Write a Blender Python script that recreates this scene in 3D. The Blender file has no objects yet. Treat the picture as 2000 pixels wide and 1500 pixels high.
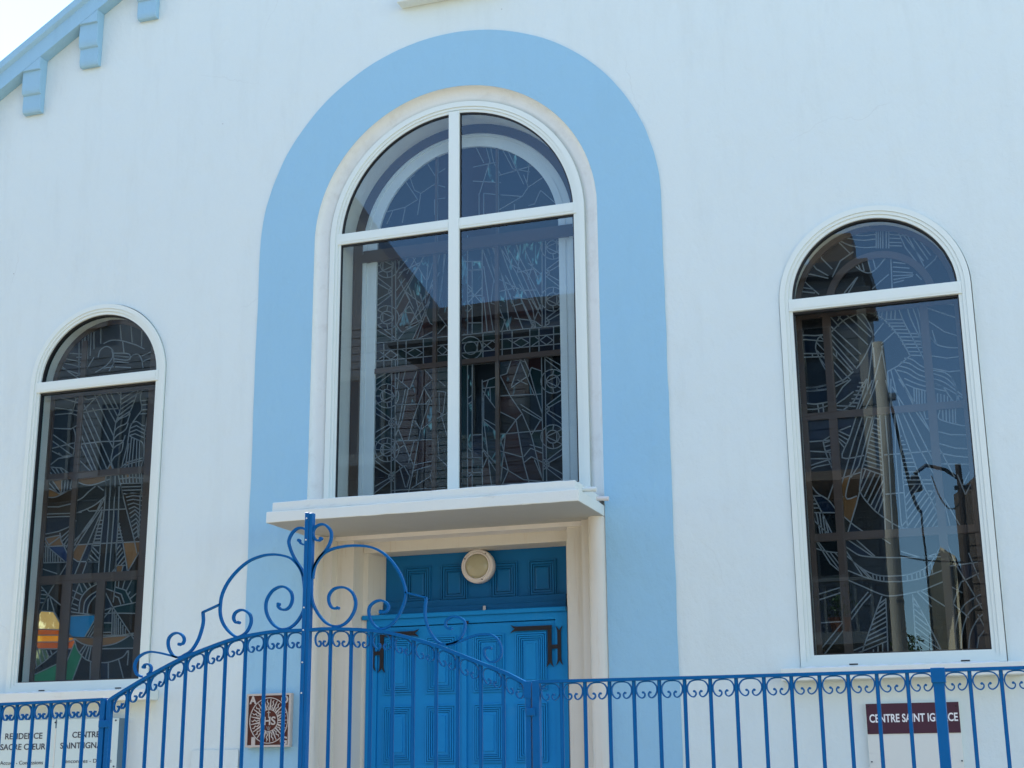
import bpy, bmesh, math, random
from mathutils import Matrix, Vector, noise
from mathutils.geometry import delaunay_2d_cdt
random.seed(7)
S = bpy.context.scene
C = S.collection

# ------------------------------------------------------------------ camera
CAMX, CAMD, CAMZ, YAW, PITCH, ROLL, FOC = 3.464306, 8.87531, -3.746201, -0.328703, 0.2667, -0.008444, 2.838624
CAM = Vector((CAMX, -CAMD, CAMZ + 5.35))
fw = Vector((math.sin(YAW)*math.cos(PITCH), math.cos(YAW)*math.cos(PITCH), math.sin(PITCH)))
r0 = Vector((math.cos(YAW), -math.sin(YAW), 0)); u0 = r0.cross(fw)
RT = r0*math.cos(ROLL) + u0*math.sin(ROLL); UP = u0*math.cos(ROLL) - r0*math.sin(ROLL)
cam = bpy.data.cameras.new('camera'); camo = bpy.data.objects.new('camera', cam); C.objects.link(camo)
cam.sensor_width = 36; cam.lens = FOC*18; cam.clip_start = .1; cam.clip_end = 600
camo.matrix_world = Matrix(((RT.x, UP.x, -fw.x, CAM.x), (RT.y, UP.y, -fw.y, CAM.y), (RT.z, UP.z, -fw.z, CAM.z), (0, 0, 0, 1)))
S.camera = camo

# ------------------------------------------------------------------ light
W = bpy.data.worlds.new('World'); S.world = W; W.use_nodes = True
nt = W.node_tree; bg = nt.nodes['Background']
sky = nt.nodes.new('ShaderNodeTexSky'); sky.sky_type = 'NISHITA'; sky.sun_disc = False
SUN_EL, SUN_AZ = math.radians(56), math.radians(-66)      # azimuth from +y towards +x
sky.sun_elevation = SUN_EL; sky.sun_rotation = SUN_AZ
sky.air_density = 1.0; sky.dust_density = .1; sky.ozone_density = .8
nt.links.new(sky.outputs[0], bg.inputs[0]); bg.inputs[1].default_value = .15
sd = Vector((math.sin(SUN_AZ)*math.cos(SUN_EL), math.cos(SUN_AZ)*math.cos(SUN_EL), math.sin(SUN_EL)))
sl = bpy.data.lights.new('sun', 'SUN'); so = bpy.data.objects.new('sun', sl); C.objects.link(so)
sl.energy = 5.0; sl.angle = math.radians(.5); sl.color = (1, .94, .85)
so.rotation_euler = sd.to_track_quat('Z', 'Y').to_euler(); so.location = sd*40
S.view_settings.view_transform = 'Standard'; S.view_settings.look = 'None'
S.view_settings.exposure = 1.60; S.view_settings.gamma = 1; S.view_settings.use_curve_mapping = False

# ------------------------------------------------------------------ helpers
def at(px, py, Y):
    """the point of the plane y = Y seen at a place of the 2000 x 1500 survey picture, as (x, z)"""
    d = fw + RT*((px-1000)/(FOC*1000)) - UP*((py-750)/(FOC*1000))
    t = (Y - CAM.y)/d.y
    p = CAM + d*t
    return (p.x, p.z)
def tr(pts, sx, ox, oy, Y): return [at(ox + a/sx, oy + b/sx, Y) for a, b in pts]

def mat(name, col, rough=.6, bump=0, bscale=60, var=0, vscale=3, spec=.5, rnd=0, dirt=None, metal=0):
    m = bpy.data.materials.new(name); m.use_nodes = True
    n, l = m.node_tree.nodes, m.node_tree.links; b = n['Principled BSDF']
    b.inputs['Roughness'].default_value = rough; b.inputs['Specular IOR Level'].default_value = spec
    b.inputs['Metallic'].default_value = metal
    base = n.new('ShaderNodeRGB'); base.outputs[0].default_value = (*col, 1); out = base.outputs[0]
    tc = n.new('ShaderNodeTexCoord')
    def hsv(src, fac, lo, hi):
        mr = n.new('ShaderNodeMapRange'); mr.inputs[3].default_value = lo; mr.inputs[4].default_value = hi
        l.new(fac, mr.inputs[0]); h = n.new('ShaderNodeHueSaturation'); l.new(mr.outputs[0], h.inputs['Value']); l.new(src, h.inputs['Color']); return h.outputs[0]
    if var:
        no = n.new('ShaderNodeTexNoise'); no.inputs['Scale'].default_value = vscale; no.inputs['Detail'].default_value = 6; no.inputs['Roughness'].default_value = .65
        l.new(tc.outputs['Object'], no.inputs[0]); out = hsv(out, no.outputs[0], 1-var*2, 1+var*2)
    if rnd:
        oi = n.new('ShaderNodeObjectInfo'); out = hsv(out, oi.outputs['Random'], 1-rnd, 1+rnd)
    if dirt:
        dcol, dscale, lo, hi, amt, stretch = dirt
        mp = n.new('ShaderNodeMapping'); mp.inputs['Scale'].default_value = stretch; l.new(tc.outputs['Object'], mp.inputs[0])
        no = n.new('ShaderNodeTexNoise'); no.inputs['Scale'].default_value = dscale; no.inputs['Detail'].default_value = 8; no.inputs['Roughness'].default_value = .7
        l.new(mp.outputs[0], no.inputs[0]); mr = n.new('ShaderNodeMapRange'); mr.inputs[1].default_value = lo; mr.inputs[2].default_value = hi; mr.inputs[4].default_value = amt
        l.new(no.outputs[0], mr.inputs[0]); mx = n.new('ShaderNodeMix'); mx.data_type = 'RGBA'; l.new(mr.outputs[0], mx.inputs[0]); l.new(out, mx.inputs[6]); mx.inputs[7].default_value = (*dcol, 1); out = mx.outputs[2]
    l.new(out, b.inputs['Base Color'])
    if bump:
        no = n.new('ShaderNodeTexNoise'); no.inputs['Scale'].default_value = bscale; no.inputs['Detail'].default_value = 5
        l.new(tc.outputs['Object'], no.inputs[0]); bp = n.new('ShaderNodeBump'); bp.inputs['Strength'].default_value = 1; bp.inputs['Distance'].default_value = bump
        l.new(no.outputs[0], bp.inputs['Height']); l.new(bp.outputs[0], b.inputs['Normal'])
    return m

def plaster(name, col, dirt=.10):
    """trowelled, painted render: broad undulation, fine grain, faint grey streaks and tiny flecks"""
    m = mat(name, col, .75, 0, 0, .012, .8, .25)
    n, l = m.node_tree.nodes, m.node_tree.links; b = n['Principled BSDF']; src = b.inputs['Base Color'].links[0].from_socket
    ge = n.new('ShaderNodeNewGeometry')
    mp = n.new('ShaderNodeMapping'); mp.inputs['Scale'].default_value = (3, 3, .5); l.new(ge.outputs['Position'], mp.inputs[0])
    no = n.new('ShaderNodeTexNoise'); no.inputs['Scale'].default_value = 1.6; no.inputs['Detail'].default_value = 9; no.inputs['Roughness'].default_value = .7; l.new(mp.outputs[0], no.inputs[0])
    mr = n.new('ShaderNodeMapRange'); mr.inputs[1].default_value = .5; mr.inputs[2].default_value = .78; mr.inputs[4].default_value = dirt*1.6; l.new(no.outputs[0], mr.inputs[0])
    mx = n.new('ShaderNodeMix'); mx.data_type = 'RGBA'; l.new(mr.outputs[0], mx.inputs[0]); l.new(src, mx.inputs[6]); mx.inputs[7].default_value = (col[0]*.62, col[1]*.6, col[2]*.55, 1)
    vo = n.new('ShaderNodeTexVoronoi'); vo.inputs['Scale'].default_value = 2.3; l.new(ge.outputs['Position'], vo.inputs[0])
    fl = n.new('ShaderNodeMapRange'); fl.inputs[1].default_value = .010; fl.inputs[2].default_value = .016; fl.inputs[3].default_value = .55; fl.inputs[4].default_value = 0; l.new(vo.outputs[0], fl.inputs[0])
    m2 = n.new('ShaderNodeMix'); m2.data_type = 'RGBA'; l.new(fl.outputs[0], m2.inputs[0]); l.new(mx.outputs[2], m2.inputs[6]); m2.inputs[7].default_value = (.2, .19, .17, 1)
    w1 = n.new('ShaderNodeTexNoise'); w1.inputs['Scale'].default_value = 2.2; w1.inputs['Detail'].default_value = 6; l.new(ge.outputs['Position'], w1.inputs[0])
    va = n.new('ShaderNodeVectorMath'); va.operation = 'MULTIPLY_ADD'; va.inputs[1].default_value = (.35, .35, .35); l.new(w1.outputs['Color'], va.inputs[0]); l.new(ge.outputs['Position'], va.inputs[2])
    v2 = n.new('ShaderNodeTexVoronoi'); v2.feature = 'DISTANCE_TO_EDGE'; v2.inputs['Scale'].default_value = .55; l.new(va.outputs[0], v2.inputs[0])
    c1 = n.new('ShaderNodeMapRange'); c1.inputs[1].default_value = .0006; c1.inputs[2].default_value = .0020; c1.inputs[3].default_value = 1; c1.inputs[4].default_value = 0; l.new(v2.outputs[0], c1.inputs[0])
    n3 = n.new('ShaderNodeTexNoise'); n3.inputs['Scale'].default_value = .9; l.new(ge.outputs['Position'], n3.inputs[0])
    c2 = n.new('ShaderNodeMapRange'); c2.inputs[1].default_value = .56; c2.inputs[2].default_value = .62; c2.inputs[4].default_value = .10 if name == 'white_render' else 0; l.new(n3.outputs[0], c2.inputs[0])
    cm = n.new('ShaderNodeMath'); cm.operation = 'MULTIPLY'; l.new(c1.outputs[0], cm.inputs[0]); l.new(c2.outputs[0], cm.inputs[1])
    m3 = n.new('ShaderNodeMix'); m3.data_type = 'RGBA'; l.new(cm.outputs[0], m3.inputs[0]); l.new(m2.outputs[2], m3.inputs[6]); m3.inputs[7].default_value = (.25, .24, .22, 1)
    l.new(m3.outputs[2], b.inputs['Base Color'])
    mp2 = n.new('ShaderNodeMapping'); mp2.inputs['Scale'].default_value = (1, 1, .7); mp2.inputs['Rotation'].default_value = (0, .5, 0); l.new(ge.outputs['Position'], mp2.inputs[0])
    n1 = n.new('ShaderNodeTexNoise'); n1.inputs['Scale'].default_value = 5; n1.inputs['Detail'].default_value = 8; n1.inputs['Roughness'].default_value = .6; l.new(mp2.outputs[0], n1.inputs[0])
    n2 = n.new('ShaderNodeTexNoise'); n2.inputs['Scale'].default_value = 90; n2.inputs['Detail'].default_value = 3; l.new(ge.outputs['Position'], n2.inputs[0])
    b1 = n.new('ShaderNodeBump'); b1.inputs['Distance'].default_value = .02; b1.inputs['Strength'].default_value = .8; l.new(n1.outputs[0], b1.inputs['Height'])
    b2 = n.new('ShaderNodeBump'); b2.inputs['Distance'].default_value = .0012; b2.inputs['Strength'].default_value = .8; l.new(n2.outputs[0], b2.inputs['Height']); l.new(b1.outputs[0], b2.inputs['Normal'])
    l.new(b2.outputs[0], b.inputs['Normal'])
    return m

M = {}
M['wall'] = plaster('white_render', (.665, .75, .725), .10)
M['band'] = plaster('sky_blue_render', (.30, .53, .67), .05)
M['blue_trim'] = plaster('blue_cornice_paint', (.30, .51, .64), .10)
M['cream'] = plaster('cream_render', (.80, .77, .70), .16)
M['canopy'] = mat('canopy_paint', (.70, .74, .68), .6, .0015, 70, .02, 3, .3, dirt=((.38, .36, .32), 2.2, .60, .80, .55, (2, 2, 7)))
M['jamb'] = mat('jamb_paint', (.65, .62, .53), .6, .001, 60, .02, 3, .3, dirt=((.46, .30, .14), 3, .57, .77, .42, (14, 14, .6)))
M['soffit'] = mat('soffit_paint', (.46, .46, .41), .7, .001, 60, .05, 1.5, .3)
M['reveal'] = mat('weathered_reveal', (.70, .74, .70), .7, .002, 40, .02, 4, .3, dirt=((.40, .38, .31), 7, .52, .80, .38, (1, 1, 1)))
M['frame'] = mat('white_aluminium', (.70, .77, .71), .35, 0, 1, .01, 2, .5)
M['gasket'] = mat('black_gasket', (.012, .012, .013), .5)
M['brown'] = mat('brown_timber', (.075, .043, .030), .55, .0006, 60, .05, 8, .4)
M['white_in'] = mat('inner_white_timber', (.80, .82, .80), .5, 0, 1, .03, 5)
M['lead'] = mat('lead_came', (.21, .22, .225), .5, .0003, 200, .04, 20, .5)
M['door'] = mat('door_blue_paint', (.002, .22, .52), .55, .0008, 40, .05, 5, .25, dirt=((.05, .24, .45), 5, .62, .85, .5, (1, 1, 1)))
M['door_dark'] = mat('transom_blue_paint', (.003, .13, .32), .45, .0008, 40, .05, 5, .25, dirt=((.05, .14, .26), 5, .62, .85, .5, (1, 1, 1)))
M['iron_blue'] = mat('blue_iron_paint', (.0005, .105, .31), .42, .0012, 70, .06, 14, .18, dirt=((.02, .17, .36), 22, .70, .85, .6, (1, 1, 1)))
M['black_iron'] = mat('black_iron', (.012, .011, .013), .5, .0005, 90, .1, 20, .4, dirt=((.09, .035, .015), 18, .6, .8, .8, (1, 1, 1)))
M['maroon'] = mat('maroon_print', (.055, .012, .028), .45, 0, 1, .05, 6)
M['sign_white'] = mat('sign_white', (.68, .70, .63), .4, .0002, 50, .02, 3, .4, dirt=((.35, .35, .32), 4, .62, .8, .35, (1, 1, 3)))
M['sign_pale'] = mat('sign_pale', (.58, .70, .67), .4, 0, 1, .015, 3, .4)
M['ink'] = mat('dark_ink', (.025, .03, .05), .5)
M['text_white'] = mat('white_lettering', (.80, .80, .78), .5)
M['terracotta'] = mat('brown_glaze', (.085, .020, .012), .28, .001, 60, .12, 12, .5)
M['bone'] = mat('bone_glaze', (.52, .46, .40), .35, .001, 60, .05, 12, .5)
M['grey_edge'] = mat('grey_board_edge', (.12, .19, .24), .6)
M['lamp_ring'] = mat('lamp_ring', (.70, .64, .58), .45, .0003, 60, .04, 9)
M['lamp_glass'] = mat('ribbed_lamp_glass', (.42, .38, .24), .25, .002, 45, .05, 8, .6)
M['ground'] = mat('paving', (.27, .215, .14), .85, .004, 25, .08, 1.2)
M['asphalt'] = mat('asphalt', (.10, .098, .094), .85, .005, 60, .1, 1.5)
M['kerb'] = mat('kerb_stone', (.34, .33, .31), .8, .003, 30, .08, 3)
M['line'] = mat('road_line_paint', (.7, .7, .66), .6, 0, 1, .06, 5)
M['concrete'] = mat('pole_concrete', (.50, .39, .29), .8, .003, 30, .10, 2)
M['siding'] = mat('grey_siding', (.20, .19, .20), .7, .002, 20, .06, 2)
M['siding2'] = mat('brown_siding', (.24, .15, .10), .7, .002, 20, .06, 2)
M['ochre'] = mat('ochre_render', (.85, .62, .38), .8, .004, 12, .05, 1)
M['tin'] = mat('tin_roof', (.10, .085, .08), .6, .004, 20, .15, 1.5)
M['dark_glass'] = mat('far_window_glass', (.02, .025, .03), .1)
M['trimfar'] = mat('far_trim_paint', (.17, .16, .15), .6, 0, 1, .05, 3)
M['cable'] = mat('black_cable', (.015, .015, .015), .6)
M['leaf'] = mat('leaf', (.05, .09, .02), .6, 0, 1, .2, 5)
M['pot'] = mat('clay_pot', (.35, .12, .06), .7, 0, 1, .05, 5)
M['caulk'] = mat('white_silicone', (.78, .80, .80), .3)

def glassmat():
    m = bpy.data.materials.new('window_glass'); m.use_nodes = True; n, l = m.node_tree.nodes, m.node_tree.links
    n.remove(n['Principled BSDF']); out = n['Material Output']
    t = n.new('ShaderNodeBsdfTransparent'); t.inputs[0].default_value = (.84, .89, .90, 1)
    g = n.new('ShaderNodeBsdfGlossy'); g.inputs['Roughness'].default_value = 0.0; g.inputs[0].default_value = (.58, .82, .98, 1)
    fr = n.new('ShaderNodeFresnel'); fr.inputs[0].default_value = 1.78
    ge = n.new('ShaderNodeNewGeometry'); sub = n.new('ShaderNodeMath'); sub.operation = 'SUBTRACT'; sub.inputs[0].default_value = 1; l.new(ge.outputs['Backfacing'], sub.inputs[1])
    mu = n.new('ShaderNodeMath'); mu.operation = 'MULTIPLY'; l.new(fr.outputs[0], mu.inputs[0]); l.new(sub.outputs[0], mu.inputs[1])
    mx = n.new('ShaderNodeMixShader'); l.new(mu.outputs[0], mx.inputs[0]); l.new(t.outputs[0], mx.inputs[1]); l.new(g.outputs[0], mx.inputs[2]); l.new(mx.outputs[0], out.inputs[0])
    tc = n.new('ShaderNodeTexCoord'); no = n.new('ShaderNodeTexNoise'); no.inputs['Scale'].default_value = 2.2; no.inputs['Detail'].default_value = 1
    l.new(tc.outputs['Object'], no.inputs[0]); bp = n.new('ShaderNodeBump'); bp.inputs['Distance'].default_value = .0010; bp.inputs['Strength'].default_value = .35
    l.new(no.outputs[0], bp.inputs['Height']); l.new(bp.outputs[0], g.inputs['Normal'])
    return m
M['glass'] = glassmat()

def stainedmat(name, col, streak=None):
    m = mat('stained_' + name, col, .14, .0015, 30, .10, 14, .10, rnd=.35)
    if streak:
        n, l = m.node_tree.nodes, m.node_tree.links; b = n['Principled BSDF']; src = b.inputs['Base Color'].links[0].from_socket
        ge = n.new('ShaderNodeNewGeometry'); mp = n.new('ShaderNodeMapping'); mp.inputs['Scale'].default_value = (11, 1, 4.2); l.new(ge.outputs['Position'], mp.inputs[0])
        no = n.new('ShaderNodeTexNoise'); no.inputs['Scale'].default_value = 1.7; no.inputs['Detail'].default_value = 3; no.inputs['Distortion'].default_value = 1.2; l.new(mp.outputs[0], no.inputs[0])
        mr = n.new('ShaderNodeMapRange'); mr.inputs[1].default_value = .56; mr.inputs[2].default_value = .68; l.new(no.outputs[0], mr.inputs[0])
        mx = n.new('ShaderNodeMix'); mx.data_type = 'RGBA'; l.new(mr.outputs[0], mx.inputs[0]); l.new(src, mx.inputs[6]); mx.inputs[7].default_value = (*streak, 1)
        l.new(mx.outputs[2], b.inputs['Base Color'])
    return m
G = {'navy': stainedmat('navy', (.005, .012, .026)), 'slate': stainedmat('slate', (.013, .017, .020)), 'black': stainedmat('black', (.004, .005, .006)),
     'maroon': stainedmat('maroon', (.026, .009, .009)), 'teal': stainedmat('teal', (.004, .020, .022)), 'brown': stainedmat('brown', (.026, .015, .009)),
     'blue': stainedmat('blue', (.012, .03, .09)), 'sky': stainedmat('sky', (.01, .14, .30)), 'ochre': stainedmat('ochre', (.16, .08, .03)),
     'yellow': stainedmat('yellow', (.30, .19, .06), (.85, .72, .35)), 'orange': stainedmat('orange', (.45, .15, .005), (.8, .40, .02)), 'red': stainedmat('red', (.32, .06, .008), (.45, .11, .01)),
     'green': stainedmat('green', (.004, .07, .035)), 'opal': stainedmat('opal', (.008, .022, .030), (.24, .50, .50)), 'opal2': stainedmat('opal_rose', (.025, .011, .011), (.13, .30, .36)),  # pale teal streaks here are reflections painted into the glass colour
     'stripe': stainedmat('stripe', (.03, .06, .035), (.40, .42, .20))}

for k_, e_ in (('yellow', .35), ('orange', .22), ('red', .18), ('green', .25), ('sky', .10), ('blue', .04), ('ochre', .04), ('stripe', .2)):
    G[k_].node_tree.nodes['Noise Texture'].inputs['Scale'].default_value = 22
    # emission added to these pieces stands in for daylight coming through from inside
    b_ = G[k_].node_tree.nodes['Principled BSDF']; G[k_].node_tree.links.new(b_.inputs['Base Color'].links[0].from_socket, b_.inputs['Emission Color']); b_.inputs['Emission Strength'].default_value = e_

def finish(name, bm, m, parent=None, label=None, kind=None, smooth=False, recalc=True):
    if recalc: bmesh.ops.recalc_face_normals(bm, faces=bm.faces)
    me = bpy.data.meshes.new(name); bm.to_mesh(me); bm.free()
    if smooth:
        for p in me.polygons: p.use_smooth = True
    ms = m if isinstance(m, (list, tuple)) else [m]
    for q in ms: me.materials.append(M[q] if isinstance(q, str) else q)
    o = bpy.data.objects.new(name, me); C.objects.link(o)
    if parent: o.parent = parent
    if label: o['label'] = label
    if kind: o['kind'] = kind
    return o
def thing(name, label, cat, loc=(0, 0, 0), group=None):
    o = bpy.data.objects.new(name, None); C.objects.link(o); o.location = loc; o['label'] = label; o['category'] = cat
    o.empty_display_size = .2
    if group: o['group'] = group
    return o
def tag(o, label, cat, group=None):
    o['label'] = label; o['category'] = cat
    if group: o['group'] = group
    return o
def keep(o, p):
    """parent o to p with its mesh given in world coordinates"""
    o.parent = p; o.matrix_parent_inverse = Matrix.Translation(p.location).inverted(); return o
BM = bmesh.new
def box(bm, x0, x1, y0, y1, z0, z1, bev=0):
    vs = [bm.verts.new(v) for v in ((x0,y0,z0),(x1,y0,z0),(x1,y1,z0),(x0,y1,z0),(x0,y0,z1),(x1,y0,z1),(x1,y1,z1),(x0,y1,z1))]
    fs = [bm.faces.new([vs[i] for i in q]) for q in ((0,3,2,1),(4,5,6,7),(0,1,5,4),(1,2,6,5),(2,3,7,6),(3,0,4,7))]
    if bev:
        es = list({e for f in fs for e in f.edges}); bmesh.ops.bevel(bm, geom=es, offset=bev, segments=2, profile=.5, affect='EDGES')
    return bm
def boxo(name, m, parent, *a, **k):
    kw = {q: k.pop(q) for q in ('label', 'kind') if q in k}
    return finish(name, box(BM(), *a, **k), m, parent, **kw)
def slab(bm, loops, y0, y1):
    """flat outline with holes in the xz plane, from y0 to y1"""
    cu = bpy.data.curves.new('t', 'CURVE'); cu.dimensions = '2D'; cu.fill_mode = 'BOTH'; cu.extrude = abs(y1-y0)/2
    for lp in loops:
        s = cu.splines.new('POLY'); s.points.add(len(lp)-1); s.use_cyclic_u = True
        for i, (a, b) in enumerate(lp): s.points[i].co = (a, b, 0, 1)
    o = bpy.data.objects.new('t', cu); me = o.to_mesh(); t = BM(); t.from_mesh(me); o.to_mesh_clear()
    bpy.data.objects.remove(o); bpy.data.curves.remove(cu)
    bmesh.ops.remove_doubles(t, verts=t.verts, dist=1e-6)
    off = {}
    ym = (y0+y1)/2
    for v in t.verts: off[v] = bm.verts.new((v.co.x, ym + v.co.z, v.co.y))
    for f in t.faces:
        try: bm.faces.new([off[v] for v in f.verts])
        except ValueError: pass
    t.free(); return bm
def slabo(name, m, parent, loops, y0, y1, **k): return finish(name, slab(BM(), loops, y0, y1), m, parent, **k)
def arch(cx, cz, r, zb, n=48):
    return [(cx+r, zb)] + [(cx + r*math.cos(t), cz + r*math.sin(t)) for t in [math.pi*i/n for i in range(n+1)]] + [(cx-r, zb)]
def half(cx, cz, r, zb, side, x0, n=28):
    """quarter pane: from the inner edge x0 to the arc of radius r"""
    pts = [(x0, zb)]
    a0 = math.acos(min(1, abs(x0-cx)/r))
    if side > 0: pts += [(cx+r, zb)] + [(cx + r*math.cos(a0*i/n), cz + r*math.sin(a0*i/n)) for i in range(n+1)]
    else: pts += [(cx-r, zb)] + [(cx - r*math.cos(a0*i/n), cz + r*math.sin(a0*i/n)) for i in range(n+1)]
    return pts
def smooth(pts, k=6):
    out = []
    n = len(pts)
    for i in range(n-1):
        p0, p1, p2, p3 = pts[max(i-1, 0)], pts[i], pts[i+1], pts[min(i+2, n-1)]
        for j in range(k):
            t = j/k
            out.append(tuple(.5*((2*p1[c]) + (-p0[c]+p2[c])*t + (2*p0[c]-5*p1[c]+4*p2[c]-p3[c])*t*t + (-p0[c]+3*p1[c]-3*p2[c]+p3[c])*t**3) for c in (0, 1)))
    out.append(pts[-1]); return out
def ribbon(bm, pts, t, y0, y1, taper=0):
    """flat bar of thickness t following a line in the xz plane"""
    q = [pts[0]]
    for p in pts[1:]:
        if math.hypot(p[0]-q[-1][0], p[1]-q[-1][1]) > 1e-5: q.append(p)
    pts = q; n = len(pts)
    if n < 2: return bm
    rings = []
    for i, p in enumerate(pts):
        a = pts[max(i-1, 0)]; b = pts[min(i+1, n-1)]
        dx, dz = b[0]-a[0], b[1]-a[1]; L = math.hypot(dx, dz) or 1; nx, nz = -dz/L, dx/L
        if 0 < i < n-1:
            e1 = (p[0]-a[0], p[1]-a[1]); l1 = math.hypot(*e1) or 1
            c = abs((e1[0]*dx + e1[1]*dz)/(l1*L)); s = 1/max(c, .5)
        else: s = 1
        h = t/2*s
        if taper and (i == 0 or i == n-1): h *= taper
        rings.append([bm.verts.new((p[0]+nx*h, y0, p[1]+nz*h)), bm.verts.new((p[0]-nx*h, y0, p[1]-nz*h)),
                      bm.verts.new((p[0]-nx*h, y1, p[1]-nz*h)), bm.verts.new((p[0]+nx*h, y1, p[1]+nz*h))])
    for a, b in zip(rings, rings[1:]):
        for j in range(4): bm.faces.new((a[j], a[(j+1) % 4], b[(j+1) % 4], b[j]))
    bm.faces.new(rings[0]); bm.faces.new(rings[-1][::-1]); return bm
def disc(bm, x, z, r, y0, y1, n=12):
    lo = [bm.verts.new((x + r*math.cos(2*math.pi*i/n), y0, z + r*math.sin(2*math.pi*i/n))) for i in range(n)]
    hi = [bm.verts.new((v.co.x, y1, v.co.z)) for v in lo]
    bm.faces.new(lo); bm.faces.new(hi[::-1])
    for i in range(n): bm.faces.new((lo[i], lo[(i+1) % n], hi[(i+1) % n], hi[i]))
    return bm
def tube(bm, pts, r, n=8, r1=None):
    pts = [Vector(p) for p in pts]; rings = []
    for i, p in enumerate(pts):
        d = (pts[min(i+1, len(pts)-1)] - pts[max(i-1, 0)]).normalized()
        a = d.orthogonal().normalized() if i == 0 else (rings_a - d*rings_a.dot(d)).normalized()
        rings_a = a; b = d.cross(a); rr = r if r1 is None else r + (r1-r)*i/(len(pts)-1)
        rings.append([bm.verts.new(p + (a*math.cos(2*math.pi*j/n) + b*math.sin(2*math.pi*j/n))*rr) for j in range(n)])
    for u, v in zip(rings, rings[1:]):
        for j in range(n): bm.faces.new((u[j], u[(j+1) % n], v[(j+1) % n], v[j]))
    bm.faces.new(rings[0][::-1]); bm.faces.new(rings[-1]); return bm
def loft(bm, loops, close=True):
    """bridge successive lists of 3-D points of the same length"""
    rs = [[bm.verts.new(p) for p in lp] for lp in loops]
    for a, b in zip(rs, rs[1:]):
        n = len(a)
        for j in range(n if close else n-1): bm.faces.new((a[j], a[(j+1) % n], b[(j+1) % n], b[j]))
    return rs
def text(bm, s, x0, x1, zc, h, y, bold=0, th=.002):
    """lettering fitted between x0 and x1, cap height h, standing th proud of y"""
    cu = bpy.data.curves.new('t', 'FONT'); cu.body = s; cu.size = 1; cu.offset = bold; cu.extrude = .001; cu.resolution_u = 4
    o = bpy.data.objects.new('t', cu); me = o.to_mesh(); t = BM(); t.from_mesh(me); o.to_mesh_clear(); bpy.data.objects.remove(o); bpy.data.curves.remove(cu)
    xs = [v.co.x for v in t.verts]; a, b = min(xs), max(xs); cap = .70
    mp = {}
    for v in t.verts:
        mp[v] = bm.verts.new((x0 + (v.co.x-a)/(b-a)*(x1-x0), y - (th if v.co.z > 0 else 0), zc + (v.co.y - cap/2)/cap*h))
    for f in t.faces:
        try: bm.faces.new([mp[v] for v in f.verts])
        except ValueError: pass
    t.free(); return bm
# ------------------------------------------------------------------ ground and street
def struct(name, bm, m): return finish(name, bm, m, kind='structure')
struct('ground', box(BM(), -120, 120, -140, 120, -.30, -.12), 'ground')
struct('pavement', box(BM(), -60, 60, -5.2, 30, -.12, 0), 'ground')
struct('road', box(BM(), -60, 60, -11.3, -5.35, -.12, -.116), 'asphalt')
struct('far_pavement', box(BM(), -60, 60, -60, -11.45, -.12, 0), 'ground')
struct('kerb', box(box(BM(), -60, 60, -5.35, -5.2, -.12, .004, .01), -60, 60, -11.45, -11.3, -.12, .004, .01), 'kerb')

# ------------------------------------------------------------------ church
ch = thing('church', 'white church front with a sky blue arch band, three round-headed windows and blue double door', 'church')
ZS = 5.36                       # springing of the central arch
SX, SR, SZ = 2.825, .5826, 4.517
SL = .636; APEX = 9.48          # slope and apex of the gable on the wall plane
HW = 5.6
wall_out = [(-HW, 0), (HW, 0), (HW, APEX-HW*SL), (0, APEX), (-HW, APEX-HW*SL)]
holes = [arch(0, ZS, 1.0565, 3.30, 64), [(-1.055, .004), (1.055, .004), (1.055, 3.24), (-1.055, 3.24)]]
sidehole = lambda s, r: arch(s*SX, SZ, r, 2.235, 48)
slabo('facade_wall', 'wall', ch, [wall_out] + holes + [sidehole(-1, SR+.005), sidehole(1, SR+.005)], 0, .10)
slabo('facade_core', 'cream', ch, [wall_out, arch(0, ZS, .885, 3.24, 64), sidehole(-1, .512), sidehole(1, .512), [(-1.055, .004), (1.055, .004), (1.055, 3.20), (-1.055, 3.20)]], .1005, .50)
# painted band, a few mm of extra render
wob = lambda x, z: (lambda d: (x + d*(1 if x > 0 else -1), z))(noise.noise(Vector((x*3, 0, z*3)))*.005 + noise.noise(Vector((x*11, 5, z*11)))*.002)
outer = [(1.5, .002 + i*.1) for i in range(53)] + arch(0, ZS-.01, 1.5, 3.3, 110)[1:-1] + [(-1.5, .002 + i*.1) for i in range(52, -1, -1)]
bl = [wob(*p) if p[1] > .01 else p for p in outer] + [(-1.06, .002), (-1.06, 3.31)] + arch(0, ZS, 1.058, 3.31, 72)[::-1] + [(1.06, 3.31), (1.06, .002)]
slabo('painted_band', 'band', ch, [bl], -.007, -.0005)
# splayed reveal of the central arch
def archloop(r, y, zb=3.36, cz=ZS): return [(x, y, z) for x, z in arch(0, cz, r, zb, 72)]
bm = BM(); loft(bm, [archloop(1.0575, -.0065), archloop(1.0562, -.003), archloop(1.0545, .012), archloop(1.049, .025), archloop(1.038, .036), archloop(1.020, .0445), archloop(.99, .0495), archloop(.953, .051), archloop(.953, .099)], False)
finish('window_reveal', bm, 'reveal', ch, smooth=True)
# body of the church behind the front
slabo('back_wall', 'wall', ch, [wall_out], 15.8, 16)
boxo('side_wall', 'wall', ch, -HW, -HW+.3, .5005, 15.8, 0, APEX-HW*SL-.2); boxo('side_wall', 'wall', ch, HW-.3, HW, .5005, 15.8, 0, APEX-HW*SL-.2)
bm = BM()
for s in (-1, 1):
    loft(bm, [[(s*x, y, APEX+.02-abs(x)*SL+dz) for x, dz in ((0, 0), (HW+.25, 0), (HW+.25, .2), (0, .2))] for y in (.01, 16.1)])
finish('roof', bm, 'tin', ch)

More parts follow.
